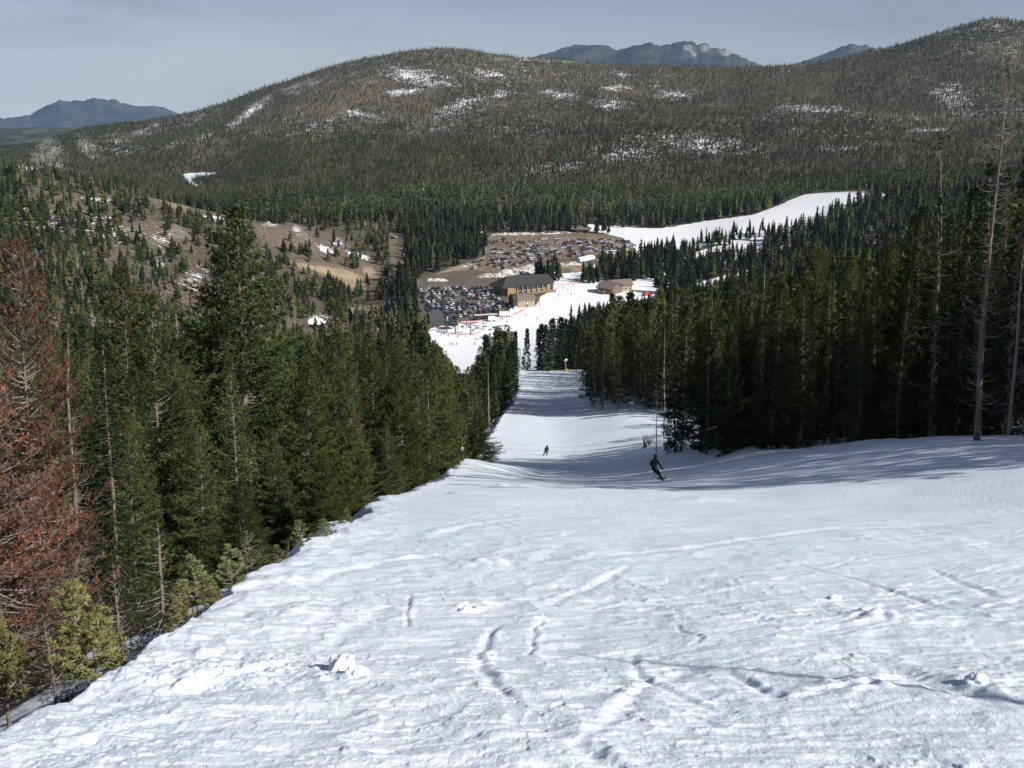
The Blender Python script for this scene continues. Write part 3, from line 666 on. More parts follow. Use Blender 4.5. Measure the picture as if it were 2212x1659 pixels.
def conifer(seed, Ht, cb, Rad, nb, spacing, tl, tw, k, spread=0.55, p=0.85, e_lo=-12, e_hi=48, tipup=0.25, cols=(GREEN_DARK, GREEN_MID, GREEN_YEL),
            dens=1.0, dead_low=0, lean=0.0, wood=True, trunk_r=0.0085, gap=0.0, bare_tip=False, sub=True, clumpy=0.5, wood_sides=3, tr_sides=8):
    rng = np.random.default_rng(seed)
    W = Geo(); F = Geo(); B = Geo()
    zt = np.linspace(0, Ht, 10)
    wob = np.cumsum(rng.normal(size=(10, 2)) * Ht * 0.0035, 0); wob -= wob[0]
    ctr = np.c_[wob[:, 0] + lean * zt * (zt / Ht), wob[:, 1], zt]
    rad = Ht * trunk_r * (1 - zt / Ht) ** 0.8 + 0.012
    rad[0] *= 1.25
    tube(W, ctr, rad, tr_sides, (0.3, 0.3, 0.3))
    at = lambda z: np.array([np.interp(z, zt, ctr[:, 0]), np.interp(z, zt, ctr[:, 1]), z])
    ang = rng.uniform(0, 6.28)
    side_w = 1 + 0.28 * np.sin(rng.uniform(0, 6.28) + np.arange(0, 7))      # uneven sides
    for i in range(nb + dead_low):
        dead = i >= nb
        if dead:
            z = Ht * rng.uniform(0.12, min(max(cb + 0.15, 0.3), 0.97)); s = 0.25
        else:
            s = ((i + rng.uniform(0, 1)) / nb) ** 0.9; z = Ht * (cb + (0.992 - cb) * s)
        ang += 2.4 + rng.normal() * 0.5
        prof = (1 - s) ** p * min(1, 0.45 + s * 5.0) if not bare_tip else (1 - s) ** p
        Lb = Rad * prof * rng.uniform(0.55, 1.18) * side_w[int((ang % 6.283) / 6.283 * 6)] + 0.05 * Rad
        if dead: Lb = Rad * rng.uniform(0.3, 0.95)
        if not dead and rng.uniform() < gap: continue
        e0 = math.radians(e_lo + (e_hi - e_lo) * s ** 1.3 + rng.normal() * 8)
        w = np.linspace(0, 1, 5)
        hx = np.array([math.cos(ang), math.sin(ang), 0]); side = np.array([-hx[1], hx[0], 0])
        bow = rng.normal() * 0.12
        P = at(z)[None] + Lb * (w[:, None] * math.cos(e0) * hx + (w * math.sin(e0) - 0.10 * np.sin(w * 3.1) * (1 - s) + tipup * w ** 2.2)[:, None] * np.array([0, 0, 1.0]) + (bow * w ** 2)[:, None] * side)
        if wood or dead:
            tube(B, P, (0.008 + 0.0055 * Lb) * (1.05 - w), wood_sides, (0.2, 0.2, 0.2))
        ns = max(2, int(Lb * 1.0 / spacing))
        w0 = 0.22 if not dead else 0.35
        ws = w0 + (1 - w0) * (np.arange(ns) + rng.uniform(0, 1, ns)) / ns
        pos = np.stack([np.interp(ws, w, P[:, j]) for j in range(3)], -1)
        tang = unit(np.stack([np.interp(ws, w, np.gradient(P[:, j])) for j in range(3)], -1))
        sg = np.where(np.arange(ns) % 2 == 0, 1, -1)[:, None]
        tdir = unit(tang * rng.uniform(0.4, 0.9, (ns, 1)) + sg * side[None] * rng.uniform(0.5, 1.0, (ns, 1)) + np.array([0, 0, 1]) * rng.uniform(-0.15, 0.35, (ns, 1)))
        tln = Lb * 0.42 * (1.15 - ws) * rng.uniform(0.6, 1.2, ns) + 0.35 * tl
        if dead:
            for j in range(min(ns, 5)):
                q = pos[j]; tube(B, np.array([q, q + tdir[j] * tln[j] * 0.5, q + tdir[j] * tln[j]]), np.array([0.010, 0.007, 0.003]) * (0.5 + 0.3 * Lb), 3, (0.2, 0.2, 0.2))
            continue
        clump = rng.uniform(size=ns) < dens
        base_c = cols[1] + (cols[2] - cols[1]) * np.clip(rng.normal() * 0.5 + (0.5 * s), 0, 1)
        base_c = base_c + (cols[0] - base_c) * np.clip(rng.uniform(-0.4, 0.9), 0, 1)
        TP, TD = [], []
        for j in range(ns):
            if not clump[j]: continue
            nt_ = max(1, int(tln[j] / (spacing * 0.8))) if sub else 1
            tt = (np.arange(nt_) + rng.uniform(0.2, 0.8, nt_)) / nt_
            TP.append(pos[j][None] + tdir[j][None] * (tt * tln[j])[:, None] + rng.normal(size=(nt_, 3)) * tl * 0.15)
            TD.append(np.repeat((tdir[j] * 0.7 + np.array([0, 0, 0.35]))[None], nt_, 0))
        TP.append(P[-1][None]); TD.append(tang[-1][None])
        blades(F, rng, np.concatenate(TP), np.concatenate(TD), k, tl, tw, spread, base_c)
    # leader
    blades(F, rng, np.stack([at(Ht * q) for q in (0.955, 0.97, 0.985, 0.995)]), np.tile([0, 0, 1.0], (4, 1)), k * 3, tl * 1.1, tw, 0.5, cols[1])
    return W.arrays(), (B.arrays() if B.n else None), F.arrays()

def proto(name, parts, mats):
    """store trunk / boughs / crown meshes"""
    W, B, F = parts
    out = {'h': float(W[0][:, 2].max())}
    if B is None: out['trunk'] = new_mesh(name + '_trunk', W[0], W[1], [mats[0]], True)
    else: out['trunk'] = new_mesh(name + '_trunk', np.concatenate([W[0], B[0]]), np.concatenate([W[1], B[1] + len(W[0])]), list(mats), True, fmat=np.r_[np.zeros(len(W[1])), np.ones(len(B[1]))])
    if F is not None: out['crown'] = new_mesh(name + '_crown', F[0], F[1], [M_NEEDLE], False, cols=F[2])
    out['raw'] = parts
    return out

YEL = (GREEN_MID * 0.9, GREEN_YEL, np.array([0.128, 0.136, 0.040])); PINE = (GREEN_DARK, GREEN_MID, GREEN_YEL); SPR = (GREEN_DARK * 0.8, GREEN_BLUE * 1.05, GREEN_MID); DK = (GREEN_DARK * 0.6, GREEN_DARK, GREEN_BLUE)
mats2 = (M_BARK, M_GREYWOOD)
NEAR = {
    'fir':   proto('great_fir', conifer(1, 16, 0.04, 4.1, 330, 0.19, 0.24, 0.026, 10, p=0.92, e_lo=-18, e_hi=40, cols=(GREEN_DARK * 0.9, GREEN_MID * 0.92, GREEN_MID * 1.25), dead_low=8, gap=0.10), mats2),
    'pine0': proto('lodgepole', conifer(2, 14, 0.08, 2.9, 250, 0.18, 0.22, 0.025, 10, p=0.72, cols=YEL, dead_low=6, gap=0.10, lean=-0.01), mats2),
    'pine1': proto('lodgepole', conifer(3, 14, 0.14, 2.8, 210, 0.18, 0.23, 0.026, 10, p=0.66, cols=PINE, dead_low=14, gap=0.16, lean=0.012), mats2),
    'pine2': proto('lodgepole', conifer(4, 12, 0.03, 3.2, 260, 0.18, 0.23, 0.027, 10, p=0.68, cols=YEL, dead_low=6, gap=0.06), mats2),
    'spruce': proto('dark_spruce', conifer(5, 16, 0.03, 2.3, 280, 0.19, 0.22, 0.026, 10, p=0.95, e_lo=-28, e_hi=30, tipup=0.10, cols=SPR, dead_low=6, gap=0.06), mats2),
    'pine3': proto('lodgepole', conifer(8, 13, 0.05, 2.5, 220, 0.19, 0.22, 0.026, 9, p=1.0, cols=PINE, dead_low=10, gap=0.15, lean=0.015), mats2),
    'fir1':  proto('great_fir', conifer(9, 15, 0.03, 3.1, 300, 0.19, 0.24, 0.026, 9, p=1.05, e_lo=-22, e_hi=35, cols=(GREEN_DARK * 0.8, GREEN_MID * 0.85, GREEN_MID * 1.2), dead_low=6, gap=0.14), mats2),
    'spruce1': proto('dark_spruce', conifer(10, 15, 0.05, 1.8, 240, 0.19, 0.21, 0.026, 9, p=1.0, e_lo=-30, e_hi=25, tipup=0.05, cols=DK, dead_low=10, gap=0.16), mats2),
    'snag':  proto('tall_snag', conifer(12, 20, 0.70, 1.9, 34, 0.24, 0.18, 0.026, 7, p=0.5, dens=0.35, cols=(np.array([0.10, 0.07, 0.04]), np.array([0.12, 0.075, 0.04]), np.array([0.085, 0.095, 0.03])), dead_low=130, gap=0.3, trunk_r=0.011), (M_BARK, M_GREYWOOD)),
    'thin':  proto('thin_pine', conifer(6, 14, 0.30, 1.35, 90, 0.22, 0.20, 0.026, 5, p=0.55, dens=0.42, cols=(GREEN_MID * 0.8, GREEN_MID, GREEN_YEL), dead_low=50, gap=0.25), mats2),
    'red':   proto('rust_red_pine', conifer(7, 8, 0.06, 1.9, 270, 0.15, 0.13, 0.015, 8, p=0.55, dens=0.9, cols=(np.array([0.11, 0.088, 0.078]), np.array([0.14, 0.070, 0.050]), np.array([0.20, 0.072, 0.042])), dead_low=40, gap=0.04, e_lo=-10, e_hi=30), (M_BARK, M_GREYWOOD)),
}
MID = []
for k, (cb, R, nb, pp, cc, el, dl) in enumerate([(0.05, 1.95, 130, 0.85, SPR, -25, 4), (0.03, 2.1, 130, 0.9, PINE, -20, 4), (0.14, 2.0, 105, 0.7, PINE, -8, 8), (0.04, 1.7, 130, 0.95, SPR, -28, 2),
                                             (0.22, 1.9, 95, 0.65, YEL, -5, 12), (0.03, 2.2, 135, 0.95, DK, -25, 2), (0.08, 2.1, 115, 0.8, YEL, -10, 6)]):
    MID.append(proto('conifer', conifer(20 + k, 14, cb, R, nb, 0.36, 0.46, 0.10, 4, p=pp, cols=cc, e_lo=el, dead_low=dl, gap=0.08, wood=(k in (2, 4)), tr_sides=6, spread=0.6), mats2))
FARMID = [proto('conifer', conifer(40 + k, 15, 0.03, R, 95, 0.5, 0.85, 0.20, 4, p=pp, cols=cc, e_lo=-28, e_hi=30, dead_low=0, gap=0.05, wood=False, tr_sides=5, spread=0.5), mats2) for k, (R, pp, cc) in enumerate([(1.8, 0.95, DK), (1.6, 0.9, SPR), (2.0, 0.95, DK), (1.9, 0.85, PINE)])]
def dead_tree(seed, Ht, nb, Rad, fine=3, sides=6):
    rng = np.random.default_rng(seed); W = Geo(); B = Geo()
    zt = np.linspace(0, Ht, 8); wob = np.cumsum(rng.normal(size=(8, 2)) * Ht * 0.006, 0); wob -= wob[0]
    ctr = np.c_[wob, zt]; tube(W, ctr, Ht * 0.0095 * (1 - zt / Ht) ** 0.9 + 0.012, sides, (0.3, 0.3, 0.3))
    for i in range(nb):
        s = rng.uniform(0.15, 0.98); z = s * Ht; a = rng.uniform(0, 6.28); Lb = Rad * (1.1 - s) * rng.uniform(0.3, 1.2) + 0.1
        h = np.array([math.cos(a), math.sin(a), 0]); p0 = np.array([np.interp(z, zt, ctr[:, 0]), np.interp(z, zt, ctr[:, 1]), z])
        e = rng.uniform(-0.4, 0.5); P = np.array([p0 + h * Lb * w + np.array([0, 0, Lb * (e * w + 0.35 * w * w * rng.uniform(-1, 1.4))]) for w in (0, .35, .7, 1)])
        tube(B, P, (0.006 + 0.008 * Lb) * np.array([1, .75, .5, .2]), 3, (0.2, 0.2, 0.2))
        for j in range(fine):
            w = rng.uniform(0.3, 0.95); q = P[0] + (P[3] - P[0]) * w; dd_ = unit(h + rng.normal(size=3) * 0.6) * Lb * 0.35 * rng.uniform(0.4, 1)
            tube(B, np.array([q, q + dd_ * 0.5, q + dd_ + np.array([0, 0, -0.05 * Lb])]), 0.007 * np.array([1, .7, .3]), 3, (0.2, 0.2, 0.2))
    return W.arrays(), B.arrays(), None
DEAD = [proto('dead_pine', dead_tree(51 + k, 13, 60, 1.3), (M_GREYWOOD, M_GREYWOOD)) for k in range(3)]

def sapling(seed, Ht, stems, cols, tl=0.075):
    rng = np.random.default_rng(seed); W = Geo(); B = Geo(); F = Geo()
    for s_ in range(stems):
        b0 = rng.normal(size=2) * 0.12 * (stems > 1); tilt = rng.normal(size=2) * 0.05 + (0.10 * np.array([math.cos(s_ * 2.4), math.sin(s_ * 2.4)]) if stems > 1 else 0)
        hh = Ht * (1 - 0.22 * s_ + 0.05 * rng.normal())
        zt = np.linspace(0, hh, 6); ctr = np.c_[b0[0] + tilt[0] * zt, b0[1] + tilt[1] * zt, zt]
        tube(W, ctr, 0.028 * (1 - 0.8 * zt / hh), 6, (0.3, 0.3, 0.3))
        shoots = [(ctr[-2], ctr[-1] - ctr[-2])]
        nb = int(30 * hh / 1.8)
        for i in range(nb):
            s = 0.25 + 0.72 * (i + rng.uniform()) / nb; z = s * hh; a = i * 2.4 + rng.normal() * 0.4
            p0 = np.array([np.interp(z, zt, ctr[:, 0]), np.interp(z, zt, ctr[:, 1]), z]); Lb = hh * 0.36 * (1.08 - s) ** 0.8 * rng.uniform(0.6, 1.15)
            h = np.array([math.cos(a), math.sin(a), 0]); P = np.array([p0, p0 + Lb * (0.5 * h + np.array([0, 0, 0.12])), p0 + Lb * (0.85 * h + np.array([0, 0, 0.55]))])
            tube(B, P, np.array([0.011, 0.008, 0.004]), 4, (0.2, 0.2, 0.2)); shoots.append((P[1], P[2] - P[1]))
            for q in range(3):
                w = rng.uniform(0.35, 0.95); pp_ = P[0] + (P[1] - P[0]) * min(w * 2, 1) + (P[2] - P[1]) * max(w * 2 - 1, 0)
                d = unit(h * 0.5 + np.array([-h[1], h[0], 0]) * rng.choice([-1, 1]) * 0.7 + np.array([0, 0, 0.6])) * Lb * 0.42 * rng.uniform(0.5, 1.1)
                tube(B, np.array([pp_, pp_ + d * 0.6, pp_ + d]), np.array([0.006, 0.005, 0.003]), 3, (0.2, 0.2, 0.2)); shoots.append((pp_, d))
        for p0, d in shoots:
            n = max(10, int(np.linalg.norm(d) / 0.008)); t = rng.uniform(0.05, 1.0, n)
            f = rng.uniform(); c = cols[0] * f + cols[1] * (1 - f)
            blades(F, rng, p0[None] + d[None] * t[:, None], np.repeat(unit(d)[None], n, 0) * 0.9, 3, tl, 0.0085, 0.62, c)
    return W.arrays(), B.arrays(), F.arrays()
SC = (np.array([0.17, 0.175, 0.065]), np.array([0.25, 0.215, 0.09])); SC2 = (np.array([0.16, 0.195, 0.085]), np.array([0.23, 0.235, 0.10]))
SAP = [proto('young_pine', sapling(71, 1.9, 2, SC, 0.085), mats2), proto('young_pine', sapling(72, 1.8, 1, SC2), mats2), proto('young_pine', sapling(73, 1.6, 1, SC2), mats2), proto('young_pine', sapling(74, 1.7, 2, SC), mats2),
       proto('young_spruce', conifer(75, 2.6, 0.03, 0.85, 60, 0.09, 0.075, 0.012, 5, p=1.0, e_lo=-10, e_hi=40, cols=(GREEN_DARK, GREEN_MID * 0.9, GREEN_MID), trunk_r=0.012), mats2)]

def merge_rigid(protos_raw):
    """single triangle soup (trunk + crown) with colours, for trees too far to show parts"""
    out = []
    for W, B, F in protos_raw:
        V = [W[0]]; T = [W[1]]; Cc = [np.broadcast_to(np.array([0.22, 0.18, 0.145]), W[0].shape)]; n = len(W[0])
        if B is not None: V.append(B[0]); T.append(B[1] + n); Cc.append(np.broadcast_to(np.array([0.20, 0.18, 0.165]), B[0].shape)); n += len(B[0])
        if F is not None: V.append(F[0]); T.append(F[1] + n); Cc.append(F[2])
        out.append((np.concatenate(V), np.concatenate(T), np.concatenate(Cc)))
    return out
def lod_tree(seed, R, tiers, k, cb, cols, trunk=True):
    """far conifer: ragged tiers of drooping sprays on a thin trunk, unit height"""
    rng = np.random.default_rng(seed); g = Geo()
    if trunk: tube(g, np.array([[0, 0, 0], [0, 0, 0.5], [0, 0, 0.98]]), np.array([0.011, 0.008, 0.002]), 3, np.array([0.20, 0.165, 0.135]))
    for t in range(tiers):
        s = (t + 0.3) / tiers; z = cb + (1.0 - cb) * s
        for j in range(k):
            a = rng.uniform(0, 6.28); r = R * (1 - s) ** 0.8 * rng.uniform(0.55, 1.25) + 0.012
            h = np.array([math.cos(a), math.sin(a), 0]); sd_ = np.array([-h[1], h[0], 0]) * r * 0.55
            zz = z + rng.normal() * 0.02; top = np.array([0, 0, min(zz + 0.10 * (1 - s) + 0.05, 1.0)])
            tip = h * r + np.array([0, 0, zz - 0.035]); 
            c = (cols[0] + (cols[1] - cols[0]) * rng.uniform()) * math.exp(0.15 * rng.normal())
            g.add(np.array([top, tip - sd_, tip + sd_ + np.array([0, 0, rng.normal() * 0.02])]), np.array([[0, 1, 2]]), c)
    return g.arrays()
def lod_bare(seed, k, cols):
    rng = np.random.default_rng(seed); g = Geo()
    tube(g, np.array([[0, 0, 0], [0, 0, 0.98]]), np.array([0.012, 0.003]), 3, np.array([0.26, 0.235, 0.215]))
    for j in range(k):
        z = rng.uniform(0.25, 0.9); a = rng.uniform(0, 6.28); r = 0.24 * (1.15 - z) * rng.uniform(0.5, 1.2); h = np.array([math.cos(a), math.sin(a), 0])
        p = np.array([0, 0, z]); tip = p + h * r + np.array([0, 0, 0.5 * r + 0.03]); w = 0.016
        g.add(np.array([p - [0, 0, w], p + [0, 0, w], tip]), np.array([[0, 1, 2]]), cols[0] + (cols[1] - cols[0]) * rng.uniform())
    return g.arrays()
LOD2 = [lod_tree(101, 0.12, 13, 7, 0.10, SPR[:2]), lod_tree(102, 0.14, 13, 7, 0.16, PINE[:2]), lod_tree(103, 0.105, 12, 7, 0.06, SPR[:2]), lod_tree(104, 0.15, 12, 7, 0.24, PINE[1:])]
LODS = [lod_tree(105, 0.20, 10, 8, 0.14, PINE[:2]), lod_tree(106, 0.24, 9, 8, 0.22, PINE[1:]), lod_tree(107, 0.17, 11, 7, 0.10, SPR[:2]), lod_tree(108, 0.22, 9, 8, 0.18, PINE[:2])]
LOD3 = [lod_tree(111, 0.13, 5, 4, 0.12, SPR[:2], False), lod_tree(112, 0.15, 5, 4, 0.14, PINE[:2], False), lod_tree(113, 0.14, 5, 4, 0.2, PINE[:2], False)]
BARE2 = [lod_bare(121, 60, (np.array([0.15, 0.122, 0.10]), np.array([0.22, 0.18, 0.15]))), lod_bare(122, 60, (np.array([0.17, 0.12, 0.09]), np.array([0.21, 0.155, 0.115])))]
BARE3 = [lod_bare(123, 14, (np.array([0.13, 0.108, 0.088]), np.array([0.19, 0.155, 0.13]))), lod_bare(124, 14, (np.array([0.14, 0.105, 0.078]), np.array([0.18, 0.135, 0.10])))]

def forest(name, label, plist, kinds, X, Y, Zg, Hh, rng, tint, unit_h=True):
    """one stuff object holding a far wood that reads as a mass"""
    V, T, Cc, n = [], [], [], 0
    for q in range(len(plist)):
        s = np.nonzero(kinds == q)[0]
        if not len(s): continue
        pv, pt, pc = plist[q]; pv = pv / (1.0 if unit_h else pv[:, 2].max())
        th = rng.uniform(0, 6.28, len(s)); c, sn = np.cos(th)[:, None], np.sin(th)[:, None]; h = Hh[s][:, None]; wd = h * rng.uniform(0.8, 1.25, (len(s), 1))
        lx, ly = rng.normal(size=(2, len(s), 1)) * 0.025
        vx = (pv[None, :, 0] * c - pv[None, :, 1] * sn) * wd + lx * pv[None, :, 2] * h + X[s][:, None]
        vy = (pv[None, :, 0] * sn + pv[None, :, 1] * c) * wd + ly * pv[None, :, 2] * h + Y[s][:, None]
        vz = pv[None, :, 2] * h + Zg[s][:, None] - 0.15
        V.append(np.stack([vx, vy, vz], -1).reshape(-1, 3).astype(np.float32))
        T.append((pt[None] + (np.arange(len(s)) * len(pv))[:, None, None] + n).reshape(-1, 3)); n += len(s) * len(pv)
        Cc.append((pc[None] * tint[s][:, None, :]).reshape(-1, 3).astype(np.float32))
    o = link(name, new_mesh(name, np.concatenate(V), np.concatenate(T), [M_NEEDLE], False, cols=np.concatenate(Cc)))
    return tag(o, label, 'forest', kind='stuff')
# ------------------------------------------------------------------ hillside woods (too far and too many to count)
rf = np.random.default_rng(77)
def quad_centres(arr): return 0.25 * (arr[:-1, :-1] + arr[1:, :-1] + arr[1:, 1:] + arr[:-1, 1:])
qx, qy, qz = quad_centres(FX), quad_centres(FY), quad_centres(FZ)
U00, V00 = FU[:-1, :-1], FV[:-1, :-1]
d1u, d1v = FU[1:, :-1] - U00, FV[1:, :-1] - V00; d2u, d2v = FU[:-1, 1:] - U00, FV[:-1, 1:] - V00
parea = (d1u * d2v - d1v * d2u); parea = np.where(parea < 0, -parea, 0)     # photo area of every visible ground quad
Acell = np.abs((FX[1:, :-1] - FX[:-1, :-1]) * (FY[:-1, 1:] - FY[:-1, :-1]) - (FY[1:, :-1] - FY[:-1, :-1]) * (FX[:-1, 1:] - FX[:-1, :-1]))
qU, qV, qD = project(qx, qy, qz)
qr = np.hypot(qx, qy)
inside = (np.abs(qU - CU) < 1180) & (qr < 3100)
def wmask(P): return poly_mask(P, qx, qy)
clear = wmask(STRIP_A) | wmask(STRIP_B) | wmask(BASE_SNOW) | wmask(BIG_RUN) | wmask(LAKE) | wmask(LOWER_LOT) | wmask(UPPER_LOT) | wmask(ROAD) | wmask(CLEARING) | wmask(TRACK) | wmask(NOTREE)
vis = np.zeros_like(qr, bool)
best = np.full(qU.shape[0], 1e9)
for j in range(qU.shape[1]):      # ground in sight, or hidden by no more than a tree height
    slack = 14 * FP / np.maximum(qD[:, j], 1)
    vis[:, j] = qV[:, j] < best + slack; best = np.minimum(best, qV[:, j])
nz1 = fbm(qx / 90, qy / 90, 201, 4); nz2 = fbm(qx / 300, qy / 300, 202, 4); nz3 = fbm(qx / 25, qy / 25, 203, 2)
tanq, rockq, snowq = quad_centres(tan_f), quad_centres(rock_f), quad_centres(snow_f)
spur = (qr < 1120) & (qU < 860) & ~((qV < 500) & (qr > 1120))
cover = np.full(qr.shape, 1.7)
cover *= np.where(qr > 1300, 0.95 + 0.35 * nz1, 1.0)
cover *= 1 - 0.30 * np.clip(snowq, 0, 1) 
cover *= 1 - 0.92 * np.clip(1.4 * rockq - 0.15, 0, 1) * np.clip(0.8 + 1.2 * nz3, 0.3, 1)
cover = np.where(qr > 1300, cover * (1 - 0.45 * np.clip(tanq, 0, 1)), cover)
cover = np.where(spur, np.clip(1.65 + 1.5 * nz1 + 0.6 * nz3, 0.2, 4.0) * np.clip(1.15 - 1.45 * np.clip(tanq, 0, 1), 0.02, 1) ** 1.5 * (1 - 0.8 * np.clip(snowq, 0, 1)), cover)
GR_B = [(1010, 210, 140, 20, 1, -15), (880, 265, 160, 14, 1, -20), (800, 305, 70, 12, 1.3, 0), (1500, 215, 180, 12, 1.1, -8), (1850, 190, 60, 30, 1.1, 0), (2110, 70, 60, 30, 1.1, 0), (2060, 120, 120, 30, .9, 10), (1050, 400, 600, 95, 1.2, 0), (1700, 360, 600, 85, 1.2, 3), (1400, 300, 400, 30, .8, 0), (600, 380, 250, 40, 1, 0), (300, 280, 300, 40, .8, -10)]
greenq = blobs(GR_B, qU, qV)
cover = np.where((qr > 1250) & (qV > 265) & ~spur, np.where(rockq > 0.3, cover, np.maximum(cover, 1.3)) * (1 + 0.8 * np.clip(greenq, 0, 1)), cover)
pbare = np.clip(0.20 + 0.35 * nz1 + 0.45 * np.clip(tanq, 0, 1) + 0.25 * np.clip(snowq, 0, 1) - 0.55 * greenq - 0.2 * (qV > 330), 0.03, 0.9)
pbare = np.where((qr > 1200) & (qV > 262), pbare * np.clip(1 - (qV - 262) / 60, 0.25, 1), pbare)
pbare = np.where(spur, np.clip(0.46 + 0.6 * nz1 + 0.5 * nz2 + 0.4 * np.clip(tanq, 0, 1), 0.06, 0.95), pbare)
cover = np.where(spur & (qU > 300) & (qV < 620), cover * 0.6, cover)
dens_px = cover * inside * vis * ~clear
hgt_mean = np.where(qr > 1300, 7.5, np.where(spur, 9.5, 14.0))
tree_px = (hgt_mean * FP / qD) * (hgt_mean * 0.20 * FP / qD) * 0.55
lam_vis = dens_px * parea / tree_px
lam_max = Acell / np.where(qr > 1300, 22.0, 14.0)
lam = np.minimum(lam_vis, lam_max)
# level woods seen at a grazing angle are filled by area instead
flat_w = inside * vis * ~clear * (qr < 1350) * ~spur * np.where(qU > 1250, 1.0, 1.0)
lam = np.where(flat_w > 0, np.maximum(lam, Acell / 42.0), lam)
cnt = rf.poisson(np.clip(lam, 0, 30))
ii, jj = np.nonzero(cnt); rep = cnt[ii, jj]; ii = np.repeat(ii, rep); jj = np.repeat(jj, rep)
a_, b_ = rf.uniform(size=(2, len(ii)))
def lerpq(A_): return (A_[ii, jj] * (1 - a_) + A_[ii + 1, jj] * a_) * (1 - b_) + (A_[ii, jj + 1] * (1 - a_) + A_[ii + 1, jj + 1] * a_) * b_
tx, ty, tz = lerpq(FX), lerpq(FY), lerpq(FZ); tr = np.hypot(tx, ty)
isb = rf.uniform(size=len(tx)) < pbare[ii, jj]
th_ = hgt_mean[ii, jj] * np.exp(np.clip(0.22 * rf.normal(size=len(tx)), -0.5, 0.32))
th_ = np.where(isb, th_ * 0.8, th_)
# tree tops may not cover what the photo shows behind them
SIL_R = np.array([(1180, 735), (1200, 700), (1212, 648), (1250, 652), (1290, 645), (1350, 640), (1420, 625), (1500, 605), (1560, 600), (1640, 575), (1660, 560), (1700, 520), (1750, 470), (1830, 440), (1900, 425), (1960, 400), (2010, 350), (2100, 300), (2212, 260), (2400, 240)], float)
SIL_L = np.array([(-200, 560), (0, 640), (130, 690), (200, 690), (260, 660), (330, 690), (400, 720), (480, 720), (560, 740), (650, 740), (700, 690), (745, 665), (800, 690), (850, 690), (900, 690), (925, 705), (950, 750), (985, 790), (1010, 800), (1040, 760), (1055, 720), (1075, 700), (1095, 690), (1112, 690), (1122, 760), (1150, 800)], float)
def cap_height(x, y, z, h, sil, margin=0.0):
    u, v, d = project(x, y, z)
    vt = np.interp(u, sil[:, 0], sil[:, 1]) + margin
    hmax = (v - vt) * d / FP / 0.96
    return np.minimum(h, hmax)
right_fl = (~spur[ii, jj]) & (tr < 760) & (project(tx, ty, tz)[0] > 1190)
hc = cap_height(tx, ty, tz, th_, SIL_R, rf.uniform(0, 26, len(tx)))
th_ = np.where(right_fl, hc, th_)
ok = th_ > 3.5
tx, ty, tz, tr, isb, th_, ii, jj = [q[ok] for q in (tx, ty, tz, tr, isb, th_, ii, jj)]
# clumps that stand alone between the lots and the runs
cl_x, cl_y, cl_h = [], [], []
for u0, u1, v0, v1, n, hh in [(1158, 1208, 594, 607, 22, 15), (1258, 1372, 596, 612, 52, 14), (1385, 1500, 548, 562, 34, 13), (1512, 1562, 518, 530, 14, 12), (1578, 1660, 502, 520, 20, 11), (1372, 1430, 590, 606, 20, 14), (1440, 1500, 570, 585, 16, 13), (1690, 1830, 490, 500, 22, 12), (1530, 1600, 552, 566, 14, 11), (838, 900, 640, 690, 40, 13)]:
    for k in range(n):
        px_, py_, pz_ = pick(rf.uniform(u0, u1), rf.uniform(v0, v1), 450); cl_x.append(px_); cl_y.append(py_); cl_h.append(hh * math.exp(0.18 * rf.normal()))
cl_x, cl_y, cl_h = map(np.array, (cl_x, cl_y, cl_h)); nc = len(cl_x)
tx = np.r_[tx, cl_x]; ty = np.r_[ty, cl_y]; tz = np.r_[tz, H(cl_x, cl_y)]; tr = np.r_[tr, np.full(nc, 900.)]; isb = np.r_[isb, np.zeros(nc, bool)]; th_ = np.r_[th_, cl_h]
io, jo = ii, jj; ii = np.r_[ii, np.zeros(nc, int)]; jj = np.r_[jj, np.zeros(nc, int)]
g_t = nz2[ii, jj] + 0.5 * nz1[ii, jj]
val = np.exp(0.28 * rf.normal(size=len(tx)) + 0.42 * g_t) * np.where(tr > 1300, np.where(isb, 0.80, 0.90 - 0.30 * np.clip(greenq[ii, jj], 0, 1)), 1.0) * np.where(np.r_[spur[io, jo], np.zeros(nc, bool)] & ~isb, 0.72, 1.0)
hue = rf.normal(size=len(tx)) * 0.10 + 0.10 * (tr > 1300)
tint = np.stack([val * (1 + hue), val, val * (1 - 0.5 * hue)], -1)
spu = spur[ii, jj]; spu[len(io):] = False
near_f = tr < 1150
def pickk(n, m): return rf.integers(0, n, m)
lab = {0: 'wooded spur on the left with green conifers and bare grey trees', 1: 'dense conifer wood round the ski base and right of the runs', 2: 'far hillside covered with dark conifers and bare grey trees'}
for zone, sel in ((0, spu), (1, near_f & ~spu), (2, ~near_f & ~spu)):
    s = np.nonzero(sel)[0]
    k = np.where(isb[s], 0, 0)
    if zone < 2:
        pl_ = (LODS if zone == 0 else LOD2) + BARE2; k = np.where(isb[s], 4 + pickk(2, len(s)), pickk(4, len(s)))
    else:
        pl_ = LOD3 + BARE3; k = np.where(isb[s], 3 + pickk(2, len(s)), pickk(3, len(s)))
    forest('forest', lab[zone], pl_, k, tx[s], ty[s], tz[s], th_[s], rf, tint[s])
    print('forest', zone, len(s))

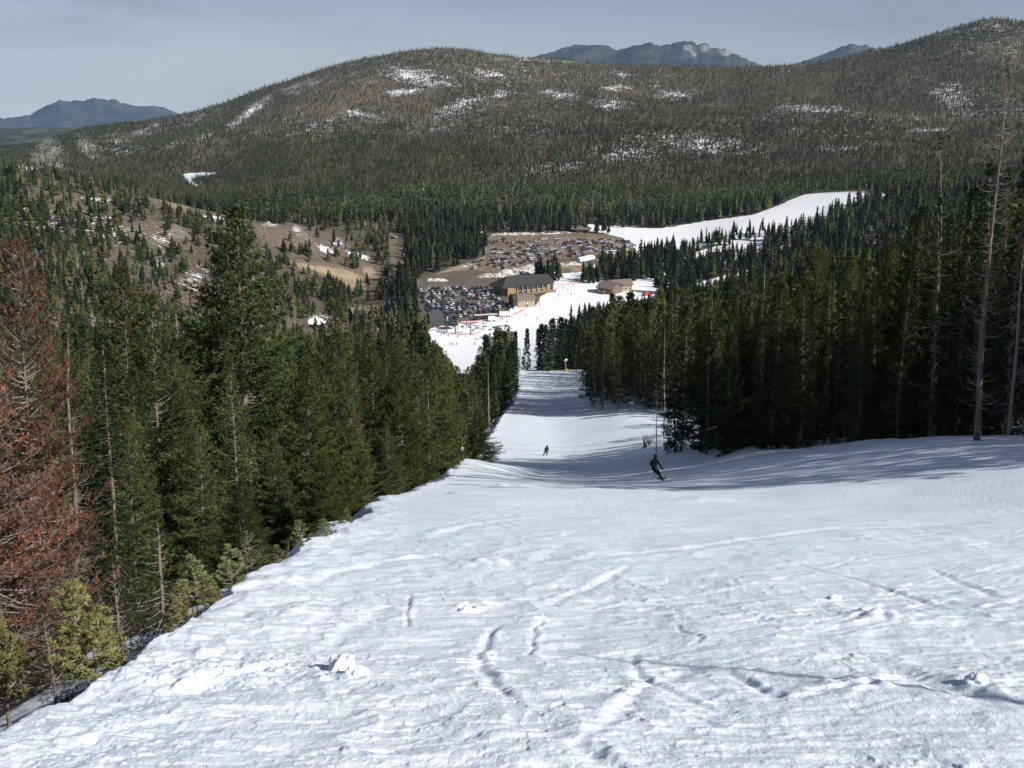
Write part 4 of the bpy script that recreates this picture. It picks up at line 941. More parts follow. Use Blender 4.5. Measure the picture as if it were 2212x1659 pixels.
# ------------------------------------------------------------------ counted trees of the near slopes
def top_place(u, v, Y):
    """where a trunk stands whose top is at photo (u, v) and that is Y metres away: x, y, ground, height"""
    d = ray(u, v); t = Y / d[1]; x = d[0] * t; zt = EYE + d[2] * t; zg = float(H(np.array(x), np.array(Y)))
    return x, Y, zg, zt - zg
TREES = []     # dicts: proto, loc, h, label, group, lean, name
def put(pr, x, y, h, label, group, name='pine_tree', w=1.0, lean=(0, 0), rot=None, sink=0.25):
    TREES.append(dict(p=pr, x=x, y=y, z=float(H(np.array(x), np.array(y))) - sink, h=h, label=label, group=group, name=name, w=w, lean=lean, rot=rot))
rt = np.random.default_rng(99)
GRLAB = {}
GL_ = 'conifers along the left edge of the run'
for (u, v, Y, pr, w, lean, lb, nm) in [
    (512, 428, 38, 'fir', 1.3, (0.03, 0), 'tallest fir left of the run with a pale trunk showing near its pointed top', 'fir_tree'),
    (262, 560, 34, 'pine0', 1.0, (0.05, 0), 'tall yellow-green pine with a narrow top, left of the tallest fir', 'pine_tree'),
    (322, 615, 29, 'pine1', 1.05, (0.06, 0), 'pine with a long bare pale trunk just left of the tallest fir', 'pine_tree'),
    (128, 660, 24, 'thin', 1.0, (0.07, 0), 'thin half-dead pine with bare side branches beside the rust-red tree', 'pine_tree'),
    (205, 708, 40, 'spruce', 0.8, (0.02, 0), 'small near-black spruce between the thin half-dead pine and the yellow-green pine', 'spruce_tree'),
    (655, 770, 33, 'pine2', 1.0, (0.01, 0), 'bushy bright green pine standing to the right of the tallest fir', 'pine_tree'),
    (590, 930, 27, 'fir', 0.95, (0.02, 0), 'broad green fir in front of the tallest fir', 'fir_tree'),
    (715, 640, 62, 'pine1', 0.9, (0, 0), 'slim pine with pale trunk rising behind the bushy bright pine', 'pine_tree'),
    (765, 860, 37, 'pine2', 0.9, (0, 0), 'rounded green pine at the snow edge below the left forest', 'pine_tree'),
    (800, 735, 52, 'pine0', 1.0, (0, 0), 'green pine with two bare trunk gaps in the middle of the left forest', 'pine_tree'),
    (868, 800, 52, 'pine2', 1.0, (0, 0), 'full green pine at the middle of the left forest edge', 'pine_tree'),
    (935, 745, 80, 'pine2', 1.0, (0, 0), 'yellow-green pine with a rounded top near the right end of the left forest', 'pine_tree'),
    (900, 760, 70, 'pine1', 1.0, (0, 0), 'tall pine with an exposed lower trunk at the left forest edge', 'pine_tree'),
    (835, 900, 44, 'fir', 0.8, (0, 0), 'low dark fir beside the snow shoulder of the left edge', 'fir_tree'),
    (1030, 880, 98, 'fir', 1.25, (0, 0), 'broad dark fir on the lip of the run at the crest', 'fir_tree'),
    (430, 900, 25, 'pine1', 0.9, (0.04, 0), 'green pine half in shade in front of the tallest fir', 'pine_tree'),
    (270, 860, 20, 'pine0', 0.85, (0.06, 0), 'green pine right of the thin half-dead pine', 'pine_tree'),
    (60, 780, 26, 'pine2', 1.0, (0.06, 0), 'bright green pine partly hidden by the rust-red tree', 'pine_tree'),
    (520, 1010, 20, 'fir', 0.9, (0.02, 0), 'dark fir with low boughs above the young pines', 'fir_tree'),
    (2052, 285, 66, 'thin', 1.2, (-0.01, 0), 'thin pine with a bare middle, rising left of the tall dead trunk', 'pine_tree'),
    (2145, 345, 61, 'spruce', 1.0, (0, 0), 'tall black-green spruce just behind the tall dead trunk at the right', 'spruce_tree'),
    (2215, 330, 58, 'spruce1', 1.1, (0, 0), 'tall dark spruce cut by the right edge of the picture', 'spruce_tree'),
    (1985, 440, 72, 'fir1', 1.0, (0, 0), 'dark fir left of the thin pine with the reddish top', 'fir_tree'),
    (2100, 400, 64, 'spruce1', 1.0, (0, 0), 'dark spruce between the thin reddish pine and the tall dead trunk', 'spruce_tree'),
    (690, 960, 26, 'pine2', 0.9, (0, 0), 'bushy pine whose boughs reach down to the snow edge', 'pine_tree'),
]:
    x, y, zg, h = top_place(u, v, Y)
    lean = (0.055 * max(min((u - 1106) / 1000, 1.2), -1.2), 0)
    x += lean[0] * h; w = w * (0.85 if pr.startswith('pine') else 1.0)
    put(NEAR[pr], x, y, h, lb, GL_ if u < 1200 else 'tall conifers at the right edge', nm, w, lean)
x, y, zg, h = top_place(-22, 535, 13.2); put(NEAR['red'], x, y, h + 0.3, 'dying pine covered in rust-red needles at the left edge of the picture', 'dying rust-red pines', 'red_pine', 0.62, (-0.05, 0))
x, y, zg, h = top_place(-90, 800, 11.0); put(NEAR['red'], x, y, h + 0.3, 'lower rust-red pine in front of the taller rust-red one', 'dying rust-red pines', 'red_pine', 0.8, (-0.05, 0))
for u, v, Y, k, s, lb in [(175, 1240, 7.4, 0, 1.0, 'yellowish young pine with two stems at the bottom left of the snow'), (-60, 1260, 8.5, 3, 0.9, 'young green pine at the far left under the rust-red tree'),
                       (330, 1095, 10.0, 4, 1.0, 'pointed young spruce standing behind the yellowish young pine'), (415, 1195, 10.6, 1, 1, 'dark green young pine in the middle of the row of saplings'), (492, 1165, 11.8, 2, 1, 'small upright young pine with one leader at the snow edge'),
                       (540, 1130, 13.2, 1, 1, 'slim young pine with a clear stem, taller than its neighbours'), (455, 1235, 10.2, 3, 0.8, 'low yellow-green young pine leaning over the snow'), (598, 1165, 14.6, 2, 1, 'short young pine beside the slim one'), (652, 1112, 16.6, 1, 1, 'bright young pine with curved side shoots'),
                       (700, 1112, 18.2, 2, 1, 'tiny young pine at the upper end of the sapling row'), (365, 1250, 9.3, 3, 0.8, 'squat olive young pine near the yellowish pine'), (620, 1150, 15.8, 4, .7, 'small dark young spruce among the saplings'), (745, 1090, 20.5, 2, 1, 'last young pine before the dense wood'), (240, 1190, 9.4, 4, .9, 'dark young spruce behind the yellowish young pine'), (90, 1290, 8.6, 4, .8, 'green young spruce below the rust-red boughs')]:
    x, y, zg, h = top_place(u, v, Y)
    put(SAP[k], x, y, max(h, 0.5), lb, 'saplings along the left snow edge', 'young_pine' if k < 4 else 'young_spruce', s, (0, 0), None, 0.1)
for u, v, Y, k, lb in [(2172, 130, 50, 9, 'tall bare trunk of a dead pine near the right edge of the picture'), (1421, 832, 123, 1, 'bare dead tree at the corner of the right-hand forest'), (1055, 775, 190, 2, 'bare pole-like dead pine at the edge of the left forest lower down'),
                     (1538, 640, 140, 1, 'silver dead pine among the right-hand forest tops'), (925, 830, 75, 2, 'small silver snag in the left forest'), (150, 900, 30, 1, 'grey dead pine behind the thin half-dead pine'),
                     (1890, 560, 92, 0, 'pale dead trunk in the middle of the right-hand forest'), (1825, 600, 100, 1, 'dead pine with a bare pale stem beside the green tops of the right-hand forest'), (1655, 560, 135, 0, 'slim dead pine standing above the right-hand forest'), (2225, 400, 54, 1, 'dead trunk at the very right edge of the picture'), (1440, 700, 150, 2, 'thin grey snag just inside the right-hand forest'), (1995, 700, 75, 1, 'grey dead pine in the shade of the right-hand forest')]:
    x, y, zg, h = top_place(u, v, Y)
    ln_ = 0.05 if u > 1900 else 0.05 * (u - 1106) / 1000; x += ln_ * h
    put(NEAR['snag'] if k == 9 else DEAD[k], x, y, h, lb, 'dead bare trees', 'dead_tree', 0.68 if k == 9 else 0.8 if k else 0.6, (ln_, 0))

put(DEAD[1], 9.6, 1.9, 5.6, 'slim dead sapling off to the right whose thin shadow crosses the foreground', 'dead bare trees', 'dead_tree', 1.9)
# random stand on both sides; heights keep the photo's skyline of tree tops
def stand(n, xlo, xhi, ylo, yhi, test, mind, seed):
    r = np.random.default_rng(seed); P = np.c_[r.uniform(xlo, xhi, n), r.uniform(ylo, yhi, n)]
    P = P[test(P[:, 0], P[:, 1])]
    keep_, cellm = [], {}
    for p in P:
        c = (int(p[0] // mind), int(p[1] // mind)); bad = False
        for dx in (-1, 0, 1):
            for dy in (-1, 0, 1):
                for q in cellm.get((c[0] + dx, c[1] + dy), ()):
                    if (q[0] - p[0]) ** 2 + (q[1] - p[1]) ** 2 < mind * mind: bad = True
        if not bad: keep_.append(p); cellm.setdefault(c, []).append(p)
    return np.array(keep_)
infov = lambda x, y: np.abs(x) < 0.56 * y + 14
left = stand(26000, -270, 6, 16, 466, lambda x, y: (x < xeL(y) - 1.6) & infov(x, y) & ((y > 60) | (x < xeL(y) - 3.0)), 2.5, 1)
_r = np.random.default_rng(3); left = left[(left[:, 1] > 75) | (_r.uniform(size=len(left)) < 0.40)]
right = stand(42000, 10, 290, -30, 466, lambda x, y: (x > xeR(y) + 0.8) & (infov(x, y) | ((x < 80) & (y < 60))) & (y > 26 - 0.4 * (x - 30)), 2.5, 2)
centre = np.array([[9.5, 352], [11.2, 356], [12.8, 351], [14.5, 355], [16.3, 350], [18.6, 357], [20.6, 356], [11.5, 361], [15.5, 362], [19, 360], [13.5, 368], [17, 367], [10.2, 364], [21.5, 357], [5.2, 353], [4.2, 360], [2.8, 364.0], [10.2, 349], [13.6, 348], [11.4, 347], [12.2, 353], [15.5, 352], [16.6, 349], [21.6, 352]])
cand = []
for arr, side in ((left, 'L'), (right, 'R'), (centre, 'C')):
    x, y = arr[:, 0], arr[:, 1]; z = H(x, y); r = np.random.default_rng(7 + len(arr))
    h = np.clip(14.5 + 2.8 * r.normal(size=len(x)), 7, 21)
    u, v, d = project(x, y, z)
    if side == 'L':
        h = np.where(y < 45, h * 0.85, h)
        h = np.minimum(cap_height(x, y, z, h + 2, SIL_L, np.where(y < 80, 230 * r.uniform(size=len(x)) ** 1.3, r.uniform(0, 60, len(x)) * np.clip(1.2 - y / 300, 0.3, 1))), h)
        h = np.where(xeL(y) - x < 3.0, h * 0.85, h)
    elif side == 'R':
        h = h + 2.5
        h = np.where((y > 110) & (u < 2212), cap_height(x, y, z, h, np.c_[SIL_R[:, 0], SIL_R[:, 1] - np.clip((SIL_R[:, 0] - 1500) * 0.12, 0, 60)], r.uniform(-8, 30, len(x))), h)
        big = (y < 78) & (x - xeR(y) < 25) & (u > 1950); h = np.where(big, np.clip(h, 13, 18.5), h)
        sn_ = np.array([(1400, 650.), (1550, 625), (1700, 575), (1850, 535), (1950, 485), (2050, 430), (2150, 365), (2300, 330)]); capd = (y <= 112) & (y > 45) & (u < 2300) & (u > 1380)
        h = np.where(capd, np.maximum(cap_height(x, y, z, h, sn_, r.uniform(-15, 110, len(x))), 5.0), h)
    else:
        h = np.clip(16.5 + 2.0 * r.normal(size=len(x)), 12, 20); h[14] = 14.5; h[15:17] = 8
        h = np.minimum(h, cap_height(x, y, z, h, np.array([(1000, 690.), (1135, 706), (1150, 706), (1162, 725), (1175, 690), (1195, 668), (1215, 645), (1240, 655), (1300, 650)])))
    for q in range(len(x)):
        if h[q] > 3.2: cand.append((x[q], y[q], z[q], h[q], side))
# which trees show most: coverage from front to back
for t in TREES: t['own'] = True
items = [(t['y'], t['x'], t['z'], t['h'], None) for t in TREES if t['h'] > 5] + [(c[1], c[0], c[2], c[3], k) for k, c in enumerate(cand)]
items.sort()
S8 = 5.0; buf = np.zeros((332, 443), bool); score = np.zeros(len(cand))
for (y, x, z, h, k) in items:
    if y < 3: continue
    u0, v0, _ = project(x, y, z); u1, v1, dd_ = project(x, y, z + h)
    if not (-150 < u0 < 2360): continue
    wpx = 1.35 * FP / dd_ * (h / 14) ** 0.5
    a0, a1 = int(max(v1, 0) / S8), int(min(v0, 1655) / S8)
    for rrow in range(max(a0, 0), min(a1 + 1, 332)):
        s = (rrow - a0 + 0.5) / max(a1 - a0 + 1, 1); hw = max(wpx * min(1, s * 1.25), 2.0)
        uc = u1 + (u0 - u1) * s; c0, c1 = int(max(uc - hw, 0) / S8), int(min(uc + hw, 2211) / S8)
        if c1 >= c0 and c0 < 443:
            seg = buf[rrow, c0:c1 + 1]
            if k is not None: score[k] += (~seg).sum()
            seg[:] = True
order = np.argsort(-score)
NIND = 262
prio = np.where(np.array([c[1] for c in cand]) < 72, 4.0, 1.0); order = np.argsort(-score * prio)
chosen = [k for k in order[:NIND] if score[k] > 0]
rest = np.array([k for k in range(len(cand)) if k not in set(chosen)])
print('near trees', len(TREES), 'candidates', len(cand), 'individual', len(chosen), 'min score', score[chosen[-1]])
GRP = {'Ln': ('green conifer in the sunlit wood at the left edge of the run, near half', 'conifers of the left wood, near half'),
       'Lf': ('dark conifer in the left wood lower down the slope, beyond the crest', 'conifers of the left wood, far half'),
       'Rn': ('dark shaded conifer in the front rank of the right hand wood by the snow', 'front conifers of the right wood'),
       'Rf': ('conifer with a sunlit top in the right hand wood beyond its front rank', 'conifers deeper in the right wood'),
       'Rl': ('dark conifer at the lower corner of the right wood where the run narrows', 'conifers of the lower right corner'),
       'C': ('dark spruce in the clump in the middle of the run above the ski base', 'spruces of the clump at the bottom of the run')}
for k in chosen:
    x, y, z, h, side = cand[k]
    if side == 'L':
        g = 'Ln' if y < 95 else 'Lf'
        pr = (NEAR[['pine0', 'pine2', 'fir1', 'pine1', 'pine3', 'fir', 'fir1', 'spruce1'][rt.integers(8)]] if y < 120 else MID[[1, 2, 6, 4, 0, 1, 6][rt.integers(7)]] if y < 190 else FARMID[[0, 1, 3, 1][rt.integers(4)]])
    elif side == 'R':
        g = ('Rl' if y > 170 and x - xeR(y) < 14 else 'Rn' if x - xeR(y) < 9 else 'Rf')
        pr = (NEAR[(['spruce', 'fir1', 'spruce1', 'fir', 'pine3', 'spruce', 'spruce1'] if y < 85 or x - xeR(y) < 8 else ['pine0', 'fir1', 'pine2', 'pine1', 'spruce', 'pine3', 'pine0'])[rt.integers(7)]] if y < 130 else MID[[0, 2, 4, 6, 3, 2, 1, 6, 4][rt.integers(9)]] if y < 230 else FARMID[[0, 1, 2, 3][rt.integers(4)]])
    else:
        g = 'C'; pr = FARMID[rt.integers(3)]
    lb, gr = GRP[g]
    nm = 'spruce_tree' if pr in (NEAR['spruce1'], MID[0], MID[3], MID[5], NEAR['spruce'], FARMID[0], FARMID[1], FARMID[2]) else 'fir_tree' if pr in (NEAR['fir'], NEAR['fir1']) else 'pine_tree'
    sink = 0.25
    put(pr, x, y, h, lb, gr, nm, rt.uniform(0.85, 1.2) * (0.70 if side == 'R' and y < 130 else 0.72 if side == 'L' and y < 120 else 1.0), (rt.normal() * 0.02 + 0.055 * float(np.clip((project(x, y, z)[0] - 1106) / 1000, -1.2, 1.2)), rt.normal() * 0.02))
for t in TREES:
    p = t['p']; s = t['h'] / p['h']; wd = s ** 0.75 * t['w']
    e = empty(t['name'], (t['x'], t['y'], t['z']))
    e.rotation_euler = (t['lean'][1], -t['lean'][0], 0)
    tag(e, t['label'], 'tree' if 'young' not in t['name'] else 'young tree', t['group'])
    rz = rt.uniform(0, 6.28)
    for pn in ('trunk', 'crown'):
        if pn in p:
            o = link(pn, p[pn], e); o.scale = (wd, wd, s); o.rotation_euler = (0, 0, rz)
# the rest of the stands, seen only as a dense mass behind the front ranks
R_ = [cand[k] for k in rest if not (score[k] == 0 and cand[k][1] > 140 and abs(cand[k][0]) > 5 and rt.uniform() < 0.45) and not (cand[k][1] < 72 and abs(project(*cand[k][:3])[0] - 1106) < 1250)]
arr = np.array([c[:4] for c in R_]); sd_ = np.array([c[4] for c in R_])
raw = merge_rigid([m['raw'] for m in MID]); 
def thin(p, f, seed):
    v, t, c = p; r = np.random.default_rng(seed); T_ = t[r.uniform(size=len(t)) < f]; used = np.unique(T_); mp = np.full(len(v), -1); mp[used] = np.arange(len(used))
    vv_ = v[used].copy(); return vv_ / 14.0, mp[T_], c[used]
raw = [thin(p, 0.30, 300 + k) for k, p in enumerate(raw)]
raw = [(v * np.array([1.15, 1.15, 1]), t, c) for v, t, c in raw]
for nm_, lb, s in (('left', 'mass of conifers deep in the left wood behind its front ranks', sd_ == 'L'), ('right', 'mass of dark conifers deep in the right hand wood', sd_ != 'L')):
    s = np.nonzero(s)[0]; r = np.random.default_rng(15)
    k = r.integers(0, 7, len(s)); vl = np.exp(0.2 * r.normal(size=(len(s), 1))) * np.ones((1, 3))
    forest('forest', lb, raw, k, arr[s, 0], arr[s, 1], arr[s, 2], arr[s, 3], r, vl)
    print(nm_, len(s))
# ------------------------------------------------------------------ small solid builder for man-made things
class Solid:
    def __init__(s): s.v = []; s.f = []; s.m = []
    def poly(s, pts, faces, m=0):
        n = len(s.v); s.v += [tuple(p) for p in pts]; s.f += [tuple(i + n for i in f) for f in faces]; s.m += [m] * len(faces)
    def box(s, c, d, m=0, rz=0.0):
        hx, hy, hz = d[0] / 2, d[1] / 2, d[2] / 2; cs, sn = math.cos(rz), math.sin(rz); P = []
        for z in (-hz, hz):
            for x, y in ((-hx, -hy), (hx, -hy), (hx, hy), (-hx, hy)):
                P.append((c[0] + x * cs - y * sn, c[1] + x * sn + y * cs, c[2] + z))
        s.poly(P, [(3, 2, 1, 0), (4, 5, 6, 7), (0, 1, 5, 4), (1, 2, 6, 5), (2, 3, 7, 6), (3, 0, 4, 7)], m)
    def cyl(s, a, b_, r, n=8, m=0, r2=None):
        a = Vector(a); b_ = Vector(b_); r2 = r if r2 is None else r2
        t = (b_ - a).normalized(); x = t.orthogonal().normalized(); y = t.cross(x)
        P = [a + (x * math.cos(k * 2 * math.pi / n) + y * math.sin(k * 2 * math.pi / n)) * r for k in range(n)] + [b_ + (x * math.cos(k * 2 * math.pi / n) + y * math.sin(k * 2 * math.pi / n)) * r2 for k in range(n)]
        s.poly(P, [tuple(range(n))[::-1], tuple(range(n, 2 * n))] + [(k, (k + 1) % n, n + (k + 1) % n, n + k) for k in range(n)], m)
    def prism(s, prof, x0, x1, m=0):
        """profile (y, z) counter-clockwise seen from -x, run along x"""
        n = len(prof); P = [(x0, y, z) for y, z in prof] + [(x1, y, z) for y, z in prof]
        s.poly(P, [tuple(range(n)), tuple(range(n, 2 * n))[::-1]] + [(k, n + k, n + (k + 1) % n, (k + 1) % n) for k in range(n)], m)
    def mesh(s, name, mats, smooth=False):
        me = bpy.data.meshes.new(name); me.from_pydata(s.v, [], s.f)
        for m in mats: me.materials.append(m)
        me.polygons.foreach_set('material_index', s.m)
        bm = bmesh.new(); bm.from_mesh(me); bmesh.ops.recalc_face_normals(bm, faces=bm.faces[:]); bm.to_mesh(me); bm.free()
        if smooth: me.polygons.foreach_set('use_smooth', [True] * len(me.polygons))
        return me
def part(name, sol, m, parent, smooth=False):
    return link(name, sol.mesh(name, [m] if not isinstance(m, (list, tuple)) else list(m), smooth), parent)

M_ROOF_DK = simple('dark_slate_roof', (0.046, 0.044, 0.040), 0.7, 0.2, 0.6)
M_ROOF_BR = simple('brown_shingle_roof', (0.17, 0.135, 0.11), 0.85, 0.2, 0.8)
M_ROOF_BLUE = simple('blue_grey_metal_roof', (0.065, 0.085, 0.12), 0.45, 0.15, 0.6)
M_TIMBER = simple('honey_timber', (0.33, 0.205, 0.10), 0.75, 0.2, 1.2)
M_TAN = simple('tan_siding', (0.36, 0.275, 0.17), 0.8, 0.15, 1.2)
M_TANP = simple('pale_tan_siding', (0.36, 0.30, 0.21), 0.8, 0.12, 1.0)
M_BRN = simple('brown_siding', (0.16, 0.115, 0.085), 0.8, 0.2, 1.0)
M_GLASS = simple('dark_window_glass', (0.02, 0.025, 0.03), 0.12, 0.1, 1.0, 0.6)
M_WHITE = simple('white_paint', (0.78, 0.78, 0.77), 0.5, 0.05, 1.0)
M_BLACK = simple('black_paint', (0.022, 0.023, 0.026), 0.5, 0.2, 1.0)
M_STEEL = simple('dark_steel', (0.07, 0.075, 0.08), 0.5, 0.2, 1.0)
M_REDNET = simple('red_orange_net', (0.60, 0.20, 0.16), 0.8, 0.15, 0.6)
M_RED = simple('red_paint', (0.50, 0.04, 0.04), 0.5, 0.1, 1.0)
M_YEL = simple('yellow_paint', (0.65, 0.42, 0.02), 0.5, 0.1, 1.0)
M_WOODP = simple('grey_brown_wood', (0.22, 0.17, 0.13), 0.85, 0.2, 2.0)
M_FABRIC = simple('white_canvas', (0.80, 0.80, 0.79), 0.8, 0.04, 1.0)
M_SNOWP = simple('clean_snow', (0.84, 0.85, 0.87), 0.7, 0.04, 6.0)
M_CHUNK, nt, b = mat('crusted_snow_block', 0.65, spec=0.25); nt.links.new(snow_shade(nt), b.inputs['Base Color'])
bm1 = N(nt, 'ShaderNodeBump', Strength=0.8, Distance=0.006); nt.links.new(noise_node(nt, 60, 6, 0.7), bm1.inputs['Height']); nt.links.new(bm1.outputs[0], b.inputs['Normal'])
M_TYRE = simple('tyre_rubber', (0.018, 0.018, 0.018), 0.8, 0.2, 2.0)

def at_uv(u, v, tmin=450): return pick(u, v, tmin)
def gable_roof(L, D, eave, ridge, over=0.9, th=0.35, hip0=0.0, hip1=0.0, rl=None, rr=None):
    """solid gable or hipped roof centred on x, front at y=0"""
    s = Solid(); x0, x1 = -L / 2 - over, L / 2 + over; y0, y1 = -over, D + over; ym = D / 2
    rl = ridge if rl is None else rl; rr = ridge if rr is None else rr
    lo = [(x0, y0, eave), (x1, y0, eave), (x1, y1, eave), (x0, y1, eave)]; rg = [(x0 + hip0, ym, rl), (x1 - hip1, ym, rr)]
    P = [(p[0], p[1], p[2] + th) for p in lo] + [(p[0], p[1], p[2] + th) for p in rg] + lo + [(rg[0][0], ym, rl), (rg[1][0], ym, rr)]
    F = [(0, 1, 5, 4), (2, 3, 4, 5), (1, 2, 5), (3, 0, 4)]
    F = [f for f in F] ; G = [tuple(i + 6 for i in f)[::-1] for f in F if len(f) == 4 or hip0 > 0 or hip1 > 0]
    if hip0 <= 0: F = [f for f in F if f != (3, 0, 4)]; G = [g_ for g_ in G if set(g_) != {9, 6, 10}]
    if hip1 <= 0: F = [f for f in F if f != (1, 2, 5)]; G = [g_ for g_ in G if set(g_) != {7, 8, 11}]
    E = [(0, 1, 7, 6), (2, 3, 9, 8)] + ([(1, 2, 8, 7)] if hip1 > 0 else [(1, 5, 11, 7), (5, 2, 8, 11)]) + ([(3, 0, 6, 9)] if hip0 > 0 else [(0, 4, 10, 6), (4, 3, 9, 10)])
    s.poly(P, F + G + E); return s
def gable_walls(L, D, eave, ridge, g0=True, g1=True, base=-1.5):
    s = Solid(); x0, x1 = -L / 2, L / 2
    P = [(x0, 0, base), (x1, 0, base), (x1, D, base), (x0, D, base), (x0, 0, eave), (x1, 0, eave), (x1, D, eave), (x0, D, eave)]
    if g0 or g1: P += [(x0, D / 2, ridge if g0 else eave), (x1, D / 2, ridge if g1 else eave)]
    F = [(0, 1, 5, 4), (2, 3, 7, 6)] + [(1, 2, 6, 9, 5), (3, 0, 4, 8, 7)] + [(4, 5, 9, 8), (6, 7, 8, 9)] if len(P) > 8 else [(0, 1, 5, 4), (2, 3, 7, 6), (1, 2, 6, 5), (3, 0, 4, 7), (4, 5, 6, 7)]
    s.poly(P, F); return s
def window(parent, x, z, w, h, y=0.0, m=M_GLASS, frame=M_WHITE, side=None):
    f = Solid(); f.box((x, y - 0.05, z), (w + 0.24, 0.1, h + 0.24)); fo = part('window', f, frame, parent)
    p = Solid(); p.box((x, y - 0.115, z), (w, 0.03, h)); part('pane', p, m, fo)

# ---- lodge
x, y, z = at_uv(1140, 634); e = empty('lodge', (x, y, z), math.radians(33)); tag(e, 'long timber ski lodge with a big dark roof and tall windows beside the lower lot', 'lodge')
part('wall', gable_walls(40, 15, 6.2, 10.8, False, True), M_TIMBER, e)
part('roof', gable_roof(42, 15, 6.2, 11.5, 1.8, 0.45, 9.5, 0.0, 12.6, 10.6), M_ROOF_DK, e)
s = Solid(); s.box((3.5, -0.12, 4.6), (27, 0.24, 2.9)); part('window_band', s, M_GLASS, e)
for k in range(7):
    s = Solid(); s.box((-9.5 + k * 4.35, -0.75, 3.7), (0.45, 0.45, 5.4)); part('column', s, M_TANP, e)
for k in range(5): window(e, -7 + k * 5, 1.6, 2.4, 1.5)
s = Solid(); s.box((-16.5, -1.5, 2.6), (5.2, 3.0, 7.0)); part('entrance_block', s, M_TIMBER, e)
s = Solid(); s.box((-16.5, -3.06, 1.1), (1.8, 0.12, 2.2)); part('door', s, M_BRN, e)
s = Solid(); s.box((9, -3.4, 0.55), (24, 5.2, 0.3)); part('deck', s, M_WOODP, e)
s = Solid(); s.box((9, -5.9, 1.25), (24, 0.1, 0.9)); part('railing', s, M_WOODP, e)
s = Solid(); s.box((10, 9.5, 11.2), (3.2, 1.6, 2.4)); part('roof_vent', s, M_STEEL, e)

# ---- small barn-roofed building in front of the lodge
x, y, z = at_uv(1136, 664); e = empty('ticket_building', (x, y, z), math.radians(18)); tag(e, 'small tan two storey building with a rounded end coloured dark as shade in front of the lodge', 'building')
arc = [(5.0 + 5.4 * math.cos(a), 4.6 + 4.4 * math.sin(a)) for a in np.linspace(math.radians(8), math.radians(172), 9)]
s = Solid(); s.prism([(0, -1.5), (10, -1.5), (10, 5.0)] + [(5.0 + 5.0 * math.cos(a), 4.6 + 4.0 * math.sin(a)) for a in np.linspace(math.radians(10), math.radians(170), 8)] + [(0, 5.0)], -6, 6.4); part('wall', s, M_TANP, e)
s = Solid(); s.prism(arc + [(yy - 0.0, zz - 0.25) for yy, zz in arc[::-1]], -6.0, 6.9); part('roof', s, M_ROOF_BR, e)
s = Solid(); s.prism([(0.2, -1.5), (9.8, -1.5), (9.8, 5.0)] + [(5.0 + 5.2 * math.cos(a), 4.6 + 4.2 * math.sin(a)) for a in np.linspace(math.radians(10), math.radians(170), 8)] + [(0.2, 5.0)], -9.2, -6.05); part('shade_dark_end', s, M_ROOF_DK, e)  # rounded end lies in shadow; that shade is put into its dark colour
for xx in (-4.2, 0.2, 4.2): window(e, xx, 4.2, 1.6, 0.8)
s = Solid(); s.box((0.6, -0.1, 1.1), (1.4, 0.2, 2.2)); part('door', s, M_BRN, e)
s = Solid(); s.box((0.6, -0.2, 2.8), (1.1, 0.1, 1.0)); part('sign_panel', s, M_WHITE, e)
s = Solid(); s.box((8.4, 3.0, 3.4), (3.6, 5.0, 0.25)); part('balcony', s, M_BRN, e)
for xx, yy in ((7.2, 0.8), (9.9, 0.8), (9.9, 5.2)):
    s = Solid(); s.box((xx, yy, 1.3), (0.25, 0.25, 4.0)); part('post', s, M_BRN, e)
s = Solid(); s.box((8.4, 3.0, 5.4), (3.8, 5.4, 0.2)); part('awning', s, M_ROOF_BR, e)

# ---- ski school huts right of the lodge
x, y, z = at_uv(1306, 635); e = empty('ski_school', (x, y, z), math.radians(-38)); tag(e, 'brown roofed hut with a tan balcony behind the right hand trees', 'building')
part('wall', gable_walls(13, 14, 4.0, 8.0), M_BRN, e); part('roof', gable_roof(13, 14, 4.0, 8.0, 1.0, 0.3), M_ROOF_BR, e)
s = Solid(); s.box((-1.5, -1.2, 1.6), (6, 2.2, 0.25)); part('balcony', s, M_TAN, e)
s = Solid(); s.box((-1.5, -0.12, 1.0), (5, 0.2, 3.6)); part('front_panel', s, M_TAN, e)
for xx in (-4, 1): 
    s = Solid(); s.box((xx, -2.1, 1.0), (0.4, 0.4, 4.4)); part('post', s, M_TAN, e)
x, y, z = at_uv(1346, 630); e = empty('ski_school', (x, y, z), math.radians(20)); tag(e, 'long tan hut with a brown roof beside the red tent', 'building')
part('wall', gable_walls(15, 9, 4.6, 8.0), M_TAN, e); part('roof', gable_roof(15, 9, 4.6, 8.2, 0.9, 0.3), M_ROOF_BR, e)
for xx in (-5, -1.5, 2, 5.5): window(e, xx, 2.2, 1.4, 1.4)
# ---- hip-roofed hut at the far side of the upper lot
x, y, z = at_uv(1258, 503); e = empty('warming_hut', (x, y, z), math.radians(-12)); tag(e, 'low hut with a brown pyramid roof at the far edge of the upper lot', 'hut')
s = Solid(); s.box((0, 5, 1.0), (13, 10, 4.4)); part('wall', s, M_TIMBER, e); part('roof', gable_roof(13, 10, 3.2, 7.4, 1.4, 0.3, 6.5, 6.5), M_ROOF_BR, e)
s = Solid(); s.box((3.2, -0.1, 1.4), (4, 0.2, 2.4)); part('opening', s, M_GLASS, e)
